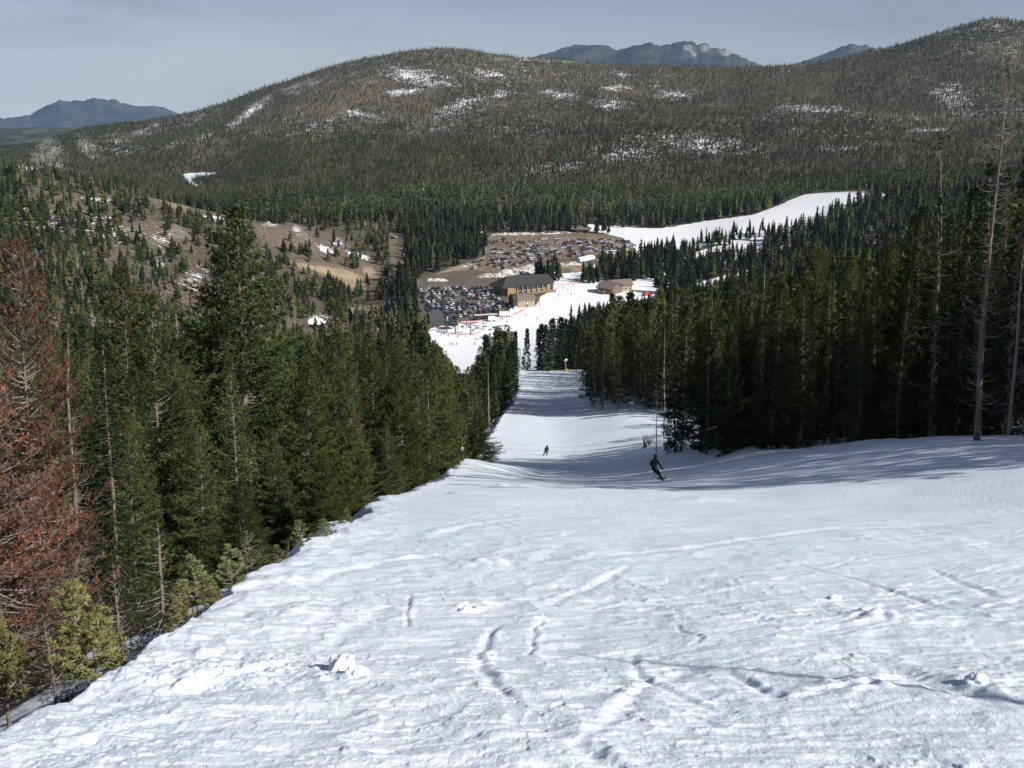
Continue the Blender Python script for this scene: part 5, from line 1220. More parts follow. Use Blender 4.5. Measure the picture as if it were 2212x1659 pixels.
# ---- buildings at the foot of the spur
x, y, z = at_uv(846, 678); e = empty('workshop', (x, y, z), math.radians(-28)); tag(e, 'workshop with a blue-grey sloping roof and orange walls among trees left of the lot', 'building')
s = Solid(); s.prism([(0, -1.5), (12, -1.5), (12, 8.2), (0, 5.0)], -7, 7); part('wall', s, M_TIMBER, e)
s = Solid(); s.prism([(-1.6, 4.75), (12.8, 8.6), (12.8, 8.95), (-1.6, 5.1)], -8, 8); part('roof', s, M_ROOF_BLUE, e)
for xx in (-3.5, 0.5, 4): window(e, xx, 2.6, 1.8, 2.2, frame=M_BRN)
for (u, v, rz, L, D, hh, rm, wm, lb) in [(792, 690, 25, 17, 10, 4.0, M_ROOF_BR, M_TIMBER, 'long cabin with a brown roof half hidden by trees below the spur'), (683, 712, -15, 10, 7, 3.2, M_SNOWP, M_BRN, 'small cabin with snow on its roof among the trees left of the workshop'),
                                         (1098, 493, 10, 10, 7, 3.2, M_ROOF_BLUE, M_WHITE, 'small pale house at the wood edge beyond the upper lot'), (1353, 551, 5, 6, 5, 3.6, M_TANP, M_TAN, 'small tan hut near the white bus at the upper lot')]:
    x, y, z = at_uv(u, v); e = empty('cabin', (x, y, z), math.radians(rz)); tag(e, lb, 'cabin')
    part('wall', gable_walls(L, D, hh, hh + D * 0.33), wm, e); part('roof', gable_roof(L, D, hh, hh + D * 0.36, 0.8, 0.25), rm, e)
    window(e, -L * 0.2, hh * 0.55, 1.4, 1.2); window(e, L * 0.22, hh * 0.55, 1.4, 1.2)

# ---- ski lift
def lift_tower(u, v, h, lb, arm=6.6, rz=0.5):
    x, y, z = at_uv(u, v); e = empty('lift_tower', (x, y, z), rz); tag(e, lb, 'lift tower', 'lift towers at the base')
    s = Solid(); s.cyl((0, 0, -0.5), (0, 0, h), 0.34, 10, 0, 0.26); part('mast', s, M_STEEL, e)
    s = Solid(); s.box((0, 0, h + 0.1), (arm, 0.45, 0.45)); part('crossarm', s, M_STEEL, e)
    for sx in (-1, 1):
        s = Solid(); s.box((sx * arm / 2, 0, h + 0.05), (0.28, 3.2, 0.4)); part('sheave_train', s, M_STEEL, e)
    return Vector((x, y, z + h))
LT = [lift_tower(965, 716, 6.6, 'lift tower nearest the dark lift station', 6.6), lift_tower(984, 721, 7.0, 'lift tower between the lift station and the fence end', 6.6), lift_tower(1017, 723, 7.2, 'T-shaped lift tower at the end of the lower red fence', 7.4),
      lift_tower(1079, 737, 9.0, 'lift tower whose arm shows between the tree tops below the base', 8.0), lift_tower(1204, 712, 6.5, 'lift tower arm showing at the edge of the right hand wood', 7.0)]
x, y, z = at_uv(943, 699); e = empty('lift_station', (x, y, z), 0.35); tag(e, 'dark boxy lift station beside the lower lot', 'lift station')
s = Solid(); s.prism([(0, -1.0), (6.5, -1.0), (6.5, 5.4), (3.2, 7.0), (0, 5.4)], -4.6, 4.6); part('housing', s, M_STEEL, e)
s = Solid(); s.box((6.4, 2.4, 4.6), (3.4, 5.0, 0.5)); part('canopy', s, M_BLACK, e)
for yy in (0.4, 4.4):
    s = Solid(); s.cyl((7.4, yy, -0.5), (7.4, yy, 4.4), 0.25, 8); part('post', s, M_WHITE, e)
s = Solid(); s.cyl((8.6, 2.4, 3.7), (8.6, 2.4, 4.2), 2.3, 16); part('bullwheel', s, M_STEEL, e)
x, y, z = at_uv(976, 711); e = empty('lift_shelter', (x, y, z), 0.35); tag(e, 'black sloping shelter roof over the lift loading ramp', 'shelter')
s = Solid(); s.prism([(-2.5, 2.6), (2.5, 4.6), (2.5, 4.9), (-2.5, 2.9)], -4.2, 3.6); part('roof', s, M_BLACK, e)
for xx, yy, hh in ((-3.8, -2.2, 2.7), (3.2, -2.2, 2.7), (-3.8, 2.2, 4.5), (3.2, 2.2, 4.5)):
    s = Solid(); s.box((xx, yy, hh / 2 - 0.4), (0.3, 0.3, hh + 0.8)); part('post', s, M_STEEL, e)
for sx, lb in ((-1, 'lift cable on the near side of the towers'), (1, 'lift cable on the far side of the towers')):
    s = Solid(); off = Vector((math.cos(0.5), math.sin(0.5), 0)) * 3.3 * sx
    for a, b2 in zip(LT[:3], LT[1:4]):
        for k in range(6):
            p0 = a + (b2 - a) * (k / 6); p1 = a + (b2 - a) * ((k + 1) / 6)
            p0 = p0 + off - Vector((0, 0, 0.02 * 25 * (k / 6) * (1 - k / 6))); p1 = p1 + off - Vector((0, 0, 0.02 * 25 * ((k + 1) / 6) * (1 - (k + 1) / 6)))
            s.cyl(p0, p1, 0.06, 5)
    tag(link('lift_cable', s.mesh('lift_cable', [M_STEEL])), lb, 'cable', 'lift cables')
chair0 = None
for k, (seg, f, sx) in enumerate([(0, 0.5, -1), (1, 0.25, -1), (1, 0.75, -1), (1, 0.5, 1), (2, 0.15, -1), (2, 0.4, -1), (2, 0.65, 1), (2, 0.85, -1), (2, 0.3, 1)]):
    p = LT[seg] + (LT[seg + 1] - LT[seg]) * f + Vector((math.cos(0.5), math.sin(0.5), 0)) * 3.3 * sx - Vector((0, 0, 0.5 * f * (1 - f) + 0.06))
    if chair0 is None:
        c = empty('lift_chair', p, 0.5); chair0 = c
        s = Solid(); s.cyl((0, 0, 0), (0, 0, -1.6), 0.06, 6); part('hanger', s, M_STEEL, c)
        s = Solid(); s.box((0, 0, -2.0), (2.0, 0.5, 0.1)); part('seat', s, M_STEEL, c); s = Solid(); s.box((0, 0.25, -1.65), (2.0, 0.1, 0.6)); part('backrest', s, M_STEEL, c)
    else:
        c = chair0.copy(); COL.objects.link(c); c.location = p
        for ch in chair0.children:
            d = ch.copy(); COL.objects.link(d); d.parent = c
    tag(c, 'empty lift chair hanging from the cable near the lift queue', 'lift chair', 'lift chairs on the cable')

# ---- red fences
def fence(poly, lb, h=1.3, cat='fence'):
    P = [Vector(at_uv(u, v)) for u, v in poly]; e = empty('safety_fence', P[0]); tag(e, lb, cat, 'red safety nets at the base'); o = P[0]
    pts = []
    for a, b2 in zip(P[:-1], P[1:]):
        n = max(1, int((b2 - a).length / 4)); pts += [a + (b2 - a) * (k / n) for k in range(n)]
    pts.append(P[-1]); s = Solid()
    pts = [Vector((q.x, q.y, float(H(np.array(q.x), np.array(q.y))))) for q in pts]
    for a, b2 in zip(pts[:-1], pts[1:]):
        d = (b2 - a); nrm = Vector((-d.y, d.x, 0)).normalized() * 0.03; A, B_ = a - o, b2 - o; up = Vector((0, 0, h)); lo = Vector((0, 0, 0.1))
        for lo_, hi_ in ((0.12, 0.22), (0.42, 0.52), (0.72, 0.82), (0.98, 1.10)):      # woven bands with gaps between
            lo = Vector((0, 0, lo_)); up = Vector((0, 0, hi_))
            s.poly([A - nrm + lo, B_ - nrm + lo, B_ + nrm + lo, A + nrm + lo, A - nrm + up, B_ - nrm + up, B_ + nrm + up, A + nrm + up], [(3, 2, 1, 0), (4, 5, 6, 7), (0, 1, 5, 4), (1, 2, 6, 5), (2, 3, 7, 6), (3, 0, 4, 7)])
    part('net', s, M_REDNET, e)
    for q in pts[::2]:
        s = Solid(); s.cyl(q - o - Vector((0, 0, 0.3)), q - o + Vector((0, 0, h + 0.2)), 0.07, 6); part('post', s, M_RED, e)
fence([(968, 699), (1010, 698), (1040, 695), (1080, 689), (1115, 679), (1136, 668)], 'long red net fence between the cars and the base snow')
fence([(944, 715), (965, 722), (1000, 724), (1036, 719)], 'red net fence curving round the lower side of the lift towers')
fence([(1016, 699), (1030, 707), (1047, 714)], 'short red net fence slanting through the lift queue')
fence([(1204, 617), (1240, 613), (1263, 611)], 'red net fence on the snow right of the lodge')

# ---- vehicles
def paint_mat(name, rough=0.35):
    m, nt, b = mat(name, rough, spec=0.5); oi = nt.nodes.new('ShaderNodeObjectInfo')
    tc = nt.nodes.new('ShaderNodeTexCoord'); n = noise_node(nt, 3.0, 3, 0.6, tc.outputs['Object'])
    nt.links.new(mixc(nt, math_node(nt, 'MULTIPLY', ramp(nt, n, 0.45, 0.8), 0.25), oi.outputs['Color'], (0.25, 0.21, 0.16)), b.inputs['Base Color']); return m
M_PAINT = paint_mat('car_paint_with_road_dust')
def car_mesh(kind):
    s = Solid(); L, Wd = {'sedan': (4.6, 1.8), 'suv': (4.7, 1.9), 'pickup': (5.5, 1.95), 'van': (5.4, 2.0)}[kind]; hw = Wd / 2
    if kind == 'sedan': body = [(-2.3, .35), (2.3, .35), (2.3, .75), (1.2, .95), (-1.3, .98), (-2.3, .9)]; cab = [(-1.6, .96), (1.0, .94), (.3, 1.42), (-.95, 1.44)]
    elif kind == 'suv': body = [(-2.35, .4), (2.35, .4), (2.35, .95), (1.2, 1.12), (-2.3, 1.12)]; cab = [(-2.28, 1.1), (1.15, 1.1), (.45, 1.75), (-2.05, 1.78)]
    elif kind == 'pickup': body = [(-2.75, .45), (2.75, .45), (2.75, 1.0), (1.6, 1.15), (-2.75, 1.15)]; cab = [(-.6, 1.13), (1.5, 1.13), (.9, 1.82), (-.45, 1.84)]
    else: body = [(-2.7, .4), (2.7, .4), (2.7, 1.0), (1.9, 1.2), (-2.7, 1.2)]; cab = [(-2.68, 1.18), (1.85, 1.18), (1.2, 2.15), (-2.6, 2.18)]
    def side(prof, w0, w1, m):
        n = len(prof); zs = [p[1] for p in prof]; zl, zh = min(zs), max(zs)
        wz = lambda zz: w0 + (w1 - w0) * (zz - zl) / (zh - zl)
        P = [(px, -wz(pz), pz) for px, pz in prof] + [(px, wz(pz), pz) for px, pz in prof]
        return P, n
    P, n = side(body, hw, hw * 0.96, 0); s.poly(P, [tuple(range(n))[::-1], tuple(range(n, 2 * n))] + [(k, (k + 1) % n, n + (k + 1) % n, n + k) for k in range(n)], 0)
    P, n = side(cab, hw * 0.93, hw * 0.74, 1); s.poly(P, [(3, 2, 1, 0), (4, 5, 6, 7), (0, 1, 5, 4), (1, 2, 6, 5), (3, 0, 4, 7)], 1)
    a, b2 = cab[3], cab[2]; w = hw * 0.75
    s.box(((a[0] + b2[0]) / 2, 0, (a[1] + b2[1]) / 2 + 0.035), (abs(b2[0] - a[0]) + 0.1, 2 * w, 0.07), 0)
    for px in (-L * 0.30, L * 0.30):
        for sg in (-1, 1): s.cyl((px, sg * (hw - 0.2), .35), (px, sg * (hw + 0.02), .35), 0.36, 10, 2)
    s.box((L / 2 + 0.01, 0, 0.62), (0.06, Wd * 0.8, 0.16), 2); s.box((-L / 2 - 0.01, 0, 0.62), (0.06, Wd * 0.8, 0.16), 2)
    return s.mesh('car_' + kind, [M_PAINT, M_GLASS, M_TYRE])
CARM = {k: car_mesh(k) for k in ('sedan', 'suv', 'pickup', 'van')}
KNAME = {'sedan': 'low car', 'suv': 'tall wagon', 'pickup': 'pickup truck', 'van': 'boxy van'}
PAINT = [('black', (0.015, 0.015, 0.017), .20), ('dark grey', (0.06, 0.065, 0.07), .20), ('silver', (0.46, 0.47, 0.48), .17), ('white', (0.80, 0.80, 0.80), .22), ('dark blue', (0.03, 0.05, 0.12), .10), ('dark red', (0.22, 0.025, 0.025), .06), ('tan', (0.30, 0.25, 0.17), .04), ('dark green', (0.03, 0.06, 0.045), .03)]
rc = np.random.default_rng(404)
def put_car(x, y, ang, place, group):
    k = rc.choice(['sedan', 'suv', 'pickup', 'van'], p=[.34, .44, .16, .06]); c = rc.choice(len(PAINT), p=np.array([p[2] for p in PAINT]) / sum(p[2] for p in PAINT))
    o = link('parked_car', CARM[k]); zz = float(H(np.array(x), np.array(y))); o.location = (x, y, zz + 0.24); o.rotation_euler = (0, 0, ang + rc.normal() * 0.05); o.color = (*PAINT[c][1], 1)
    tag(o, f'{PAINT[c][0]} {KNAME[k]} parked {place}', 'car', group)
ncar = 0; th = math.radians(14); e1 = np.array([math.cos(th), math.sin(th)]); e2 = np.array([-e1[1], e1[0]]); c0 = LOWER_LOT.mean(0)
row = 0; yy = -110.0
while yy < 130:
    xx = -80.0 + rc.uniform(0, 2)
    while xx < 80:
        p = c0 + e1 * xx + e2 * yy; q = np.array([[p[0], p[1]]])
        ring = [poly_mask(LOWER_LOT, np.array([p[0] + dx]), np.array([p[1] + dy]))[0] for dx, dy in ((0, 0), (2.6, 0), (-2.6, 0), (0, 3.4), (0, -3.4))]
        u, v, _ = project(p[0], p[1], -150)
        if all(ring) and rc.uniform() < 0.80 and not (u > 1078 and v < 648) and not (u > 1060 and v > 676) and ncar < 192:
            put_car(p[0], p[1], th + math.pi / 2 + (math.pi if rc.uniform() < .5 else 0), 'in the crowded lower lot beside the lodge', 'cars in the lower lot'); ncar += 1
        xx += 3.5 + rc.uniform(-0.25, 0.25)
    yy += (5.6, 8.4)[row % 2]; row += 1
def zc(ox, oy, x, y): return (ox + x / 7.373) * 0.96, (oy + y / 7.373) * 0.96
UP = [(1, 1860, 620, 2000, 640, 3), (1, 1920, 660, 2180, 700, 6), (1, 1800, 800, 1990, 760, 5), (0, 330, 600, 560, 590, 5), (0, 480, 700, 760, 660, 5), (0, 330, 745, 600, 770, 5), (0, 760, 600, 900, 690, 5), (0, 1120, 690, 1290, 720, 3), (0, 180, 480, 420, 530, 6), (0, 60, 550, 140, 590, 3), (0, 270, 640, 520, 640, 5), (0, 10, 690, 430, 700, 9), (0, 20, 760, 280, 740, 6), (0, 520, 455, 680, 430, 3), (0, 590, 540, 640, 610, 4), (0, 700, 540, 720, 560, 2), (0, 810, 435, 1000, 430, 4), (0, 990, 490, 920, 620, 6), (0, 1060, 545, 1020, 620, 3),
      (0, 1180, 440, 1290, 640, 8), (0, 1300, 450, 1250, 450, 2), (0, 1380, 520, 1340, 660, 5), (0, 1440, 600, 1310, 660, 4), (0, 1560, 430, 1700, 640, 8), (0, 1690, 440, 1840, 600, 8), (0, 1910, 450, 2080, 590, 8), (0, 1985, 475, 2140, 575, 6), (0, 640, 685, 690, 735, 2), (0, 1000, 715, 1090, 690, 2),
      (1, 1830, 560, 1850, 740, 6), (1, 1480, 840, 1760, 780, 5), (1, 1940, 745, 2120, 830, 7), (1, 1490, 905, 1680, 850, 3), (1, 1930, 880, 2140, 860, 4), (1, 1960, 425, 2040, 440, 2)]
for o_, x0, y0, x1, y1, n in UP:
    n = n - 1 if n >= 4 else n
    for k in range(n):
        t = (k + 0.5) / n; u, v = zc(1140 if o_ == 0 else 860, 480, x0 + (x1 - x0) * t + rc.normal() * 6, y0 + (y1 - y0) * t + rc.normal() * 3)
        x, y, z = at_uv(u, v)
        put_car(x, y, rc.choice([0, math.pi]) + 0.08, 'in a loose row on the bare upper lot', 'cars on the upper lot'); ncar += 1
for X_, Y_ in ((180, 430), (215, 405), (265, 475), (175, 305), (215, 312), (270, 950), (465, 995), (345, 345), (400, 345), (350, 630), (370, 665), (330, 705)):
    u, v = zc(860, 480, X_, Y_); x, y, z = at_uv(u, v); put_car(x, y, rc.uniform(-.3, .3), 'along the dirt road under the spur', 'cars on the access road'); ncar += 1
# the remaining cars of the upper lot, farther than the counted ones
xs_, ys_ = [], []
cars_xy = np.array([o.location[:2] for o in COL.objects if o.name.startswith('parked_car')])
for yy in np.arange(-70, 70, 8.2):
    for xx in np.arange(-110, 110, 3.1):
        p = UPPER_LOT.mean(0) + np.array([xx, yy]) + rc.normal(size=2) * 0.3
        ring = [poly_mask(UPPER_LOT, np.array([p[0] + dx]), np.array([p[1] + dy]))[0] for dx, dy in ((0, 0), (4, 0), (-4, 0), (0, 4), (0, -4))]
        if all(ring) and fbm(np.array([p[0] / 22]), np.array([p[1] / 15]), 77, 2)[0] > -0.12 and rc.uniform() < 0.5 and np.min(np.hypot(cars_xy[:, 0] - p[0], cars_xy[:, 1] - p[1])) > 3.4: xs_.append(p[0]); ys_.append(p[1])
V_, F3, F4, FM, nv = [], [], [], [], 0
cm_ = [simple('upper_lot_car_paint', c_[1], 0.4, 0.15, 1.0, 0.5) for c_ in PAINT]; polys = []
for x_, y_ in zip(xs_, ys_):
    me = CARM[rc.choice(['sedan', 'suv', 'pickup'], p=[.4, .45, .15])]; ci = rc.choice(len(PAINT), p=np.array([p[2] for p in PAINT]) / sum(p[2] for p in PAINT)); a = math.pi / 2 * rc.integers(0, 2) * 2 + math.pi / 2 + rc.normal() * 0.08
    c_, s_ = math.cos(a), math.sin(a); zz = float(H(np.array(x_), np.array(y_))) + 0.22
    for v_ in me.vertices: V_.append((x_ + v_.co.x * c_ - v_.co.y * s_, y_ + v_.co.x * s_ + v_.co.y * c_, zz + v_.co.z))
    for p_ in me.polygons: polys.append([i + nv for i in p_.vertices]); FM.append({0: ci, 1: len(PAINT), 2: len(PAINT) + 1}[p_.material_index])
    nv += len(me.vertices)
me = bpy.data.meshes.new('parked_cars'); me.from_pydata(V_, [], polys)
for m_ in cm_ + [M_GLASS, M_TYRE]: me.materials.append(m_)
me.polygons.foreach_set('material_index', FM)
tag(link('parked_cars', me), 'more cars parked across the middle of the upper lot, each a few pixels long', 'cars', None, 'stuff')
print('cars', ncar, 'more', len(xs_))
def bus(u, v, rz, L, body, roof, lb, name='bus'):
    x, y, z = at_uv(u, v); e = empty(name, (x, y, z + 0.22), rz); tag(e, lb, 'bus' if name == 'bus' else 'truck')
    s = Solid(); s.box((0, 0, 1.7), (L, 2.5, 2.5)); part('body', s, body, e)
    s = Solid(); s.box((0, 0, 3.05), (L - 0.2, 2.4, 0.22)); part('roof', s, roof, e)
    if name == 'bus':
        for sy in (-1, 1):
            s = Solid(); s.box((0, sy * 1.27, 2.2), (L - 1.2, 0.06, 0.8)); part('window_strip', s, M_GLASS, e)
    else:
        s = Solid(); s.box((L / 2 + 1.0, 0, 1.4), (2.0, 2.3, 1.9)); part('cab', s, M_WHITE, e); s = Solid(); s.box((L / 2 + 1.9, 0, 1.8), (0.24, 2.0, 0.8)); part('windscreen', s, M_GLASS, e)
    for px in (-L * 0.32, L * 0.30):
        for sy in (-1, 1):
            s = Solid(); s.cyl((px, sy * 1.0, 0.5), (px, sy * 1.29, 0.5), 0.5, 12); part('wheel', s, M_TYRE, e)
bus(1049, 690, math.radians(14), 15.5, M_BLACK, M_WHITE, 'long black bus with a white roof at the front edge of the lower lot')
bus(1326, 549, math.radians(0), 13.0, M_WHITE, M_WHITE, 'long white bus parked at the near right end of the upper lot')
bus(1088, 684, math.radians(12), 6.0, M_WHITE, M_WHITE, 'white box truck beside the white tents', 'box_truck')
bus(1062, 694, math.radians(10), 4.6, M_WHITE, M_WHITE, 'short white truck parked in front of the long black bus', 'box_truck')
for u, v, lb in ((1104, 679, 'white peaked tent next to the white box truck'), (1114, 674, 'white peaked tent at the end of the long red fence')):
    x, y, z = at_uv(u, v); e = empty('tent', (x, y, z), 0.3); tag(e, lb, 'tent')
    s = Solid(); s.poly([(-2.2, -2.2, 2.3), (2.2, -2.2, 2.3), (2.2, 2.2, 2.3), (-2.2, 2.2, 2.3), (0, 0, 4.2), (-2.2, -2.2, 2.0), (2.2, -2.2, 2.0), (2.2, 2.2, 2.0), (-2.2, 2.2, 2.0)], [(0, 1, 4), (1, 2, 4), (2, 3, 4), (3, 0, 4), (5, 6, 1, 0), (6, 7, 2, 1), (7, 8, 3, 2), (8, 5, 0, 3), (8, 7, 6, 5)]); part('canopy', s, M_FABRIC, e)
    for sx in (-1, 1):
        for sy in (-1, 1):
            s = Solid(); s.cyl((sx * 2.1, sy * 2.1, -0.2), (sx * 2.1, sy * 2.1, 2.1), 0.06, 6); part('leg', s, M_WHITE, e)
for u, v, lb, m in ((1258, 563, 'white hoop tent behind the trees, the left one of a pair', M_FABRIC), (1272, 560, 'white hoop tent behind the trees, the right one of a pair', M_FABRIC), (1358, 618, 'white domed tent behind the long tan hut', M_FABRIC), (1396, 638, 'red tent standing on the snow at the wood edge', M_RED)):
    x, y, z = at_uv(u, v); e = empty('tent', (x, y, z), 0.6); tag(e, lb, 'tent'); s = Solid()
    k_ = 0.62 if m is M_RED else 1.0; s.prism([(k_ * 3.0 * math.cos(a), k_ * 3.6 * math.sin(a) - 0.2) for a in np.linspace(0, math.pi, 12)], -4.5 * k_, 4.5 * k_); part('cover', s, m, e)
    s = Solid(); s.box((4.5 * k_ + 0.05, 0, 0.9), (0.12, 1.2, 1.8)); part('door', s, M_STEEL, e)
# ---- poles and snow makers
x, y, z = at_uv(826, 692); e = empty('power_pole', (x, y, z)); tag(e, 'wooden power pole with a crossarm in front of the workshop', 'power pole')
s = Solid(); s.cyl((0, 0, -0.5), (0.5, 0, 11.0), 0.18, 8, 0, 0.13); part('pole', s, M_WOODP, e); s = Solid(); s.box((0.45, 0, 9.8), (2.6, 0.15, 0.18)); part('crossarm', s, M_WOODP, e)
x, y, z = pick(1222, 801, 250); e = empty('snow_gun', (x, y, z), 0.4); tag(e, 'snow gun on a pole with a yellow base beside the tree clump', 'snow gun')
s = Solid(); s.cyl((0, 0, 0), (0, 0, 3.3), 0.10, 8); part('pole', s, M_WHITE, e); s = Solid(); s.cyl((-0.55, -0.3, 3.5), (0.45, 0.25, 3.7), 0.42, 12, 0, 0.5); part('fan_head', s, M_WHITE, e)
s = Solid(); s.poly([(-0.75, -0.75, -0.3), (0.75, -0.75, -0.3), (0.75, 0.75, -0.3), (-0.75, 0.75, -0.3), (-0.22, -0.22, 1.1), (0.22, -0.22, 1.1), (0.22, 0.22, 1.1), (-0.22, 0.22, 1.1)], [(0, 1, 5, 4), (1, 2, 6, 5), (2, 3, 7, 6), (3, 0, 4, 7), (4, 5, 6, 7), (3, 2, 1, 0)]); part('base', s, M_YEL, e)
x, y, z = pick(999, 995, 60); e = empty('snow_hydrant', (x, y, z), 0.4); tag(e, 'snowmaking hydrant with a pale cap standing at the crest of the run', 'hydrant')
s = Solid(); s.cyl((0, 0, -0.3), (0, 0, 1.0), 0.075, 10); part('pipe', s, M_STEEL, e); s = Solid(); s.cyl((0, 0, 1.0), (0, 0, 1.16), 0.13, 12); s.cyl((0, 0, 1.16), (0, 0, 1.26), 0.13, 12, 0, 0.05); part('cap', s, M_WHITE, e)
s = Solid(); s.cyl((-0.08, 0, 0.25), (0.30, 0.1, 0.2), 0.05, 8); part('valve', s, M_STEEL, e)
for u, v, hh, lb in ((918, 1014, 1.3, 'short wooden stake at the left edge of the run, the left one'), (930, 1010, 1.8, 'taller wooden stake beside the short one at the left edge')):
    x, y, z = pick(u, v, 30); s = Solid(); s.cyl((0, 0, -0.4), (0.06, 0, hh), 0.06, 7, 0, 0.045); s.cyl((0.06, 0, hh), (0.065, 0, hh + 0.06), 0.045, 7, 0, 0.01)
    tag(link('wooden_stake', s.mesh('wooden_stake', [M_WOODP]), None, (x, y, z)), lb, 'stake')
# ---- snow banks ploughed up round the lots
def bank_obj(u, v, L, Wd, hh, rz, seed, m, lb):
    x, y, z = at_uv(u, v); n1, n2 = 70, 28; sx = np.linspace(-1, 1, n1); sy = np.linspace(-1, 1, n2); A_, B_ = np.meshgrid(sx, sy, indexing='ij')
    hgt = np.maximum((1 - A_ ** 4) * (1 - B_ ** 2), 0) * hh * (0.6 + 0.7 * np.clip(fbm(A_ * L / 7 + seed, B_ * Wd / 5, seed, 4) + 0.3, 0, 1.3))
    c, sn_ = math.cos(rz), math.sin(rz); lx, ly = A_ * L / 2, B_ * Wd / 2; wx, wy = x + lx * c - ly * sn_, y + lx * sn_ + ly * c
    wz = H(wx, wy) + hgt + np.where((np.abs(A_) == 1) | (np.abs(B_) == 1), -0.6, 0.12)
    idx = np.arange(n1 * n2).reshape(n1, n2); q = np.stack([idx[:-1, :-1], idx[1:, :-1], idx[1:, 1:], idx[:-1, 1:]], -1).reshape(-1, 4)
    tag(link('snow_bank', new_mesh('snow_bank', np.c_[wx.ravel(), wy.ravel(), wz.ravel()], q, [m], True)), lb, 'snow bank', None, 'thing')
M_DSNOW, nt, b = mat('dirty_ploughed_snow', 0.8, spec=0.2)
dn = noise_node(nt, 0.35, 6, 0.7, None, (1, 1, 2.0)); nt.links.new(mixc(nt, ramp(nt, dn, 0.42, 0.60), (0.20, 0.165, 0.125), (0.72, 0.71, 0.70)), b.inputs['Base Color'])
bank_obj(1120, 590, 42, 12, 4.0, 0.45, 3, M_DSNOW, 'long dirty snow bank ploughed up behind the lodge roof')
bank_obj(1065, 598, 26, 9, 2.6, 0.2, 7, M_DSNOW, 'dirty snow bank at the left of the lodge roof')
bank_obj(945, 607, 17, 6, 2.2, 0.0, 11, M_DSNOW, 'small dirty snow bank where the road enters the lower lot')
bank_obj(1215, 572, 34, 6, 2.0, 0.0, 15, M_DSNOW, 'dirty snow bank along the near edge of the upper lot')
bank_obj(1110, 507, 46, 7, 2.4, 0.0, 19, M_DSNOW, 'grey dirt and snow bank along the far edge of the upper lot')
# ---- bush and stump at the corner of the right wood
x, y, z = pick(1402, 962, 80); g = Geo(); r = np.random.default_rng(8)
for k in range(46):
    a = r.uniform(0, 6.28); t = r.uniform(0.5, 1.5); h_ = np.array([math.cos(a), math.sin(a), 0]); l_ = r.uniform(0.7, 2.2)
    P = np.array([h_ * 0.1 * r.uniform(), h_ * 0.3 * l_ + [0, 0, l_ * 0.45], h_ * 0.55 * l_ + [0, 0, l_ * 0.9]]); tube(g, P, np.array([0.022, 0.016, 0.006]), 4, (0.1, 0.08, 0.07))
    for q in range(3):
        p0 = P[1] + (P[2] - P[1]) * r.uniform(); d_ = r.normal(size=3) * 0.25 + [0, 0, 0.15]; tube(g, np.array([p0, p0 + d_]), np.array([0.012, 0.004]), 3, (0.1, 0.08, 0.07))
V_, F_, C_ = g.arrays(); tag(link('bare_shrub', new_mesh('bare_shrub', V_, F_, [M_GREYWOOD]), None, (x, y, z)), 'leafless twiggy shrub at the snow corner of the right hand wood', 'shrub')
x, y, z = pick(1393, 968, 80); g = Geo(); tube(g, np.array([[0, 0, -0.3], [0.05, 0, 0.35], [-0.08, 0, 0.8], [-0.2, 0.0, 1.2], [-0.24, 0, 1.3]]), np.array([0.34, 0.27, 0.18, 0.10, 0.01]), 10, (0.1, 0.08, 0.07))
V_, F_, C_ = g.arrays(); tag(link('tree_stump', new_mesh('tree_stump', V_, F_, [M_BARK], True), None, (x, y, z)), 'dark broken stump leaning beside the leafless shrub', 'stump')

# ---- loose snow blocks in the foreground
def chunk(u, v, r_, seed, lb, squash=0.8):
    d = ray(u, v); t = EYE / (-d[2] - 0.364 * d[1]); x, y = d[0] * t, d[1] * t
    bm = bmesh.new(); bmesh.ops.create_icosphere(bm, subdivisions=5, radius=1.0); co_ = np.array([v_.co[:] for v_ in bm.verts])
    nse = 0.40 * fbm(co_[:, 0] * 1.6 + seed, co_[:, 1] * 1.6 + co_[:, 2] * 1.1, seed, 4) + 0.14 * fbm(co_[:, 0] * 4 + co_[:, 2] * 3, co_[:, 1] * 4 + seed, seed + 3, 3)
    nse = nse + 0.30 * (0.5 - np.abs(fbm(co_[:, 0] * 1.3 + co_[:, 2] * 0.8 + seed * 2, co_[:, 1] * 1.3 - co_[:, 2] * 0.7, seed + 5, 3))) + 0.04 * fbm(co_[:, 0] * 11 + co_[:, 2] * 7, co_[:, 1] * 11 + seed, seed + 8, 2)
    for v_, n_ in zip(bm.verts, nse):
        q = v_.co.copy(); v_.co = q * r_ * (0.8 + n_); v_.co.z *= squash
        if q.z < 0.2: v_.co.x *= 1 + 0.7 * (0.2 - q.z); v_.co.y *= 1 + 0.7 * (0.2 - q.z)      # crumbled apron
    me = bpy.data.meshes.new('snow_chunk'); bm.to_mesh(me); bm.free(); me.materials.append(M_CHUNK); me.polygons.foreach_set('use_smooth', [True] * len(me.polygons))
    z_ = snow_z(x, y)
    o = link('snow_chunk', me, None, (x, y, z_ + r_ * squash * 0.10)); o.rotation_euler = (0.2, 0.1, seed); tag(o, lb, 'snow chunk')
chunk(742, 1452, 0.105, 3, 'upright lump of snow casting a blue shadow in the left foreground', 1.15); chunk(770, 1472, 0.07, 5, 'smaller snow lump against the right side of the upright one'); chunk(1012, 1318, 0.085, 8, 'low heap of snow above the curved ski track', 0.7)
chunk(1800, 1292, 0.085, 15, 'snow block with a crumbled top right of the slope middle', 0.7); chunk(1868, 1330, 0.07, 19, 'snow lump at the top of the mogul on the right'); chunk(2110, 1495, 0.07, 27, 'snow lump near the right edge of the picture', 0.7)

